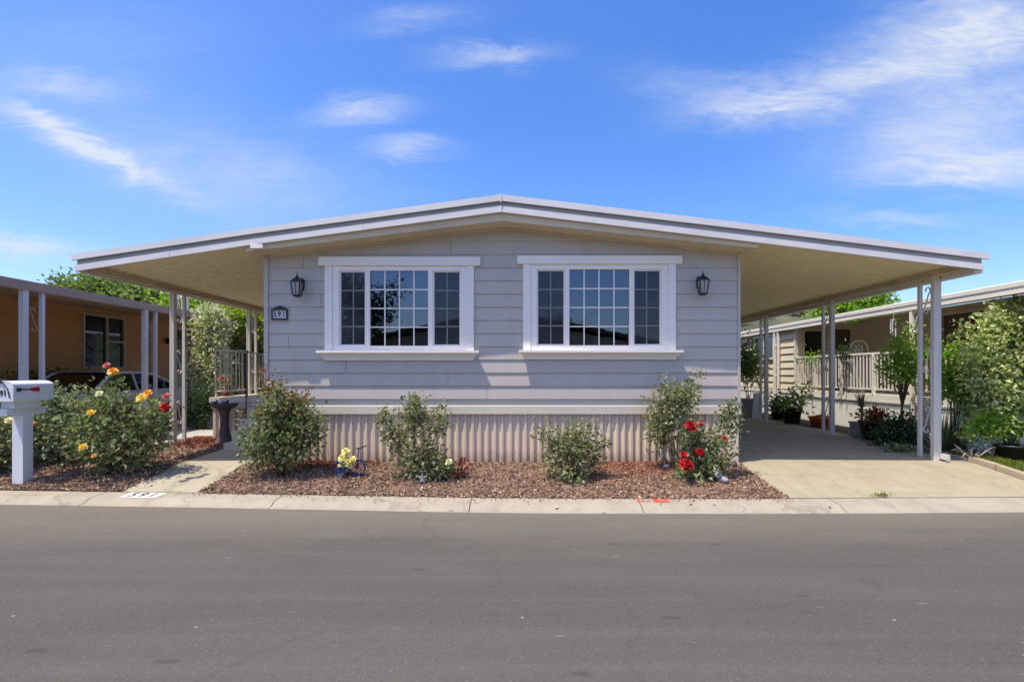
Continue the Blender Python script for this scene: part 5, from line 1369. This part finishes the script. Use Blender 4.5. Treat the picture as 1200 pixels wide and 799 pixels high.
# ------------------------------------------------------------------ across the street (seen only mirrored in the windows)
oh = thing('gabled_house', 'dark gabled home across the street mirrored in the windows', 'house', (-1, -11, 0))
m_ = MB(); m_.extrude([(-7.2, -.1), (5.6, -.1), (5.6, 3.0), (-1, 4.2), (-7.2, 3.1)], 'y', -22, -10.4); build(m_, 'wall', 'neigh_tan', oh)
m_ = MB(); m_.strip([(-8.8, 3.0), (-1, 4.55), (7.6, 2.95)], [(-8.8, 2.8), (-1, 4.32), (7.6, 2.75)], -22.5, -9.8); build(m_, 'roof', 'door_brown', oh)
simple_window(oh, 'y', -10.38, -5.2, -3.0, 1.5, 2.6, .07, (.5,), 1, 'cream_frame', 'glass_dim'); simple_window(oh, 'y', -10.38, .6, 2.8, 1.5, 2.6, .07, (.5,), 1, 'cream_frame', 'glass_dim')
tree('street_tree', 'tree across the street mirrored in the left window', (-8.0, -8.6, -.1), [(-7.6, -8.6, 3.0, 1.3, 1.2, 1.1, 1), (-7.0, -8.6, 4.4, 1.0, 1, .9, 1), (-8.2, -8.4, 5.0, 1.2, 1.1, 1.0, 1), (-6.4, -8.6, 5.3, .9, .6, .35, .7)], 3600, .17, 'dark_leaf', 181, .12)
tree('street_tree', 'small tree across the street mirrored in the right window', (3.0, -23.5, -.1), [(3.2, -23.5, 4.6, 1.2, 1.2, 1.2, 1), (2.4, -23.5, 3.9, 1.0, 1, .9, 1)], 1500, .22, 'tree_leaf', 182, .14)

# ------------------------------------------------------------------ sky, sun, camera
SUN = Vector((-.34, -.222, 1)).normalized()       # towards the sun
elev = math.asin(SUN.z); az = math.atan2(SUN.x, SUN.y)
w = bpy.data.worlds.new('World'); scene.world = w; w.use_nodes = True
nt = NT(w.node_tree); nt.n.clear()
out = nt.n.new('ShaderNodeOutputWorld'); bg = nt.n.new('ShaderNodeBackground'); nt.l.new(bg.outputs[0], out.inputs[0])
sky = nt.n.new('ShaderNodeTexSky'); sky.sky_type = 'NISHITA'; sky.sun_disc = False; sky.sun_elevation = elev; sky.sun_rotation = az
sky.altitude = 0; sky.air_density = 1.0; sky.dust_density = 1.7; sky.ozone_density = 2.0
hs = nt.node('ShaderNodeHueSaturation', inp={'Hue': .509, 'Saturation': 1.3, 'Value': 1.0}); skt = nt.mix(1.0, sky.outputs[0], (.90, .925, 1, 1), 'MULTIPLY'); nt.l.new(skt, hs.inputs['Color'])
tc = nt.n.new('ShaderNodeTexCoord'); sep = nt.node('ShaderNodeSeparateXYZ', inp={0: tc.outputs['Generated']})
yy = nt.math('MAXIMUM', nt.math('ABSOLUTE', sep.outputs[1]), .15)
U = nt.math('DIVIDE', sep.outputs[0], yy); V = nt.math('DIVIDE', sep.outputs[2], yy)
cmb = nt.node('ShaderNodeCombineXYZ', inp={0: U, 1: V})
mpw = nt.node('ShaderNodeMapping', inp={0: cmb.outputs[0]}); mpw.inputs['Scale'].default_value = (2.2, 5.5, 1); mpw.inputs['Rotation'].default_value = (0, 0, R(-12))
wisp = nt.noise(mpw.outputs[0], 1.3, 6, .5, .8)
mpf = nt.node('ShaderNodeMapping', inp={0: cmb.outputs[0]}); mpf.inputs['Scale'].default_value = (2.5, 9, 1); mpf.inputs['Rotation'].default_value = (0, 0, R(14))
wispf = nt.noise(mpf.outputs[0], 2.4, 8, .66, .8)
total = None
def cloud(px, py, rx, ry, ang, amp, right=None):
    """soft cirrus patch centred on a direction of the sky"""
    global total
    u0, v0 = (px-VX)/F, (HY-py)/F; a = R(ang); ca, sa = math.cos(a), math.sin(a)
    du = nt.math('SUBTRACT', U, u0); dv = nt.math('SUBTRACT', V, v0)
    wob = nt.math('MULTIPLY', nt.math('SUBTRACT', wispf, .5), .10)
    p = nt.math('ADD', nt.math('MULTIPLY', du, ca*F/rx), nt.math('MULTIPLY', dv, sa*F/rx))
    q = nt.math('ADD', nt.math('MULTIPLY', du, -sa*F/ry), nt.math('MULTIPLY', nt.math('ADD', dv, wob), ca*F/ry))
    d2 = nt.math('ADD', nt.math('MULTIPLY', p, p), nt.math('MULTIPLY', q, q))
    g = nt.math('MULTIPLY', nt.math('EXPONENT', nt.math('MULTIPLY', d2, -1.0)), amp)
    total = g if total is None else nt.math('ADD', total, g)
cloud(1110, 60, 110, 42, 14, .85); cloud(1180, 30, 110, 40, 22, .5); cloud(960, 105, 120, 26, 10, .95); cloud(850, 108, 90, 22, -8, .55)
cloud(1130, 140, 130, 34, 12, 1.05); cloud(1180, 190, 150, 22, 4, .95); cloud(1150, 210, 90, 14, -6, .5); cloud(1050, 255, 70, 8, 0, .5)
cloud(420, 133, 55, 15, 8, .75); cloud(480, 175, 45, 12, 0, .65); cloud(580, 65, 60, 13, 3, .7); cloud(490, 22, 60, 14, 5, .35)
cloud(70, 100, 70, 14, -5, .55); cloud(90, 165, 130, 14, -25, .65); cloud(200, 190, 170, 60, -18, .34); cloud(330, 210, 150, 45, -10, .22)
cloud(20, 288, 90, 12, -4, .95); cloud(60, 148, 75, 8, -27, .45); cloud(150, 192, 60, 7, -22, .4); cloud(1085, 25, 90, 30, 24, .45); cloud(900, 122, 70, 10, 6, .35); cloud(110, 60, 150, 50, 0, .16)
tex = nt.math('ADD', nt.math('MULTIPLY', nt.ramp(wisp, [(.2, (0, 0, 0)), (.8, (1, 1, 1))]), .8), .38)
mpx = nt.node('ShaderNodeMapping', inp={0: cmb.outputs[0]}); mpx.inputs['Scale'].default_value = (3, 14, 1); mpx.inputs['Rotation'].default_value = (0, 0, R(-9))
fib = nt.noise(mpx.outputs[0], 2.2, 9, .68, 1.6)
tex = nt.math('MULTIPLY', tex, nt.math('ADD', nt.math('MULTIPLY', nt.ramp(fib, [(.3, (0, 0, 0)), (.68, (1, 1, 1))]), .55), .62))
tot = nt.math('MULTIPLY', total, tex, clamp=True)
cl = nt.mix(nt.math('MULTIPLY', tot, .9), hs.outputs[0], (2.95, 3.15, 3.55, 1))
nt.l.new(cl, bg.inputs[0]); bg.inputs[1].default_value = .145

sl = bpy.data.lights.new('sun', 'SUN'); sl.energy = 3.05; sl.angle = R(.5); sl.color = (1, .925, .77)
so = bpy.data.objects.new('sun', sl); COL.objects.link(so); so.rotation_euler = SUN.to_track_quat('Z', 'Y').to_euler(); so.location = (-10, -10, 20)

cam = bpy.data.cameras.new('camera'); cam.sensor_width = 36; cam.lens = 18; cam.shift_x = -(VX-600)/1200; cam.shift_y = (HY-399.5)/1200
cam.clip_start = .05; cam.clip_end = 3000
co = bpy.data.objects.new('camera', cam); COL.objects.link(co); co.location = (0, 0, CZ); co.rotation_euler = (R(90), 0, 0)
scene.camera = co
vs_ = scene.view_settings; vs_.view_transform = 'Standard'; vs_.look = 'None'; vs_.gamma = 1; vs_.exposure = .86; vs_.use_curve_mapping = False
scene.cycles.max_bounces = 8; scene.cycles.transparent_max_bounces = 12
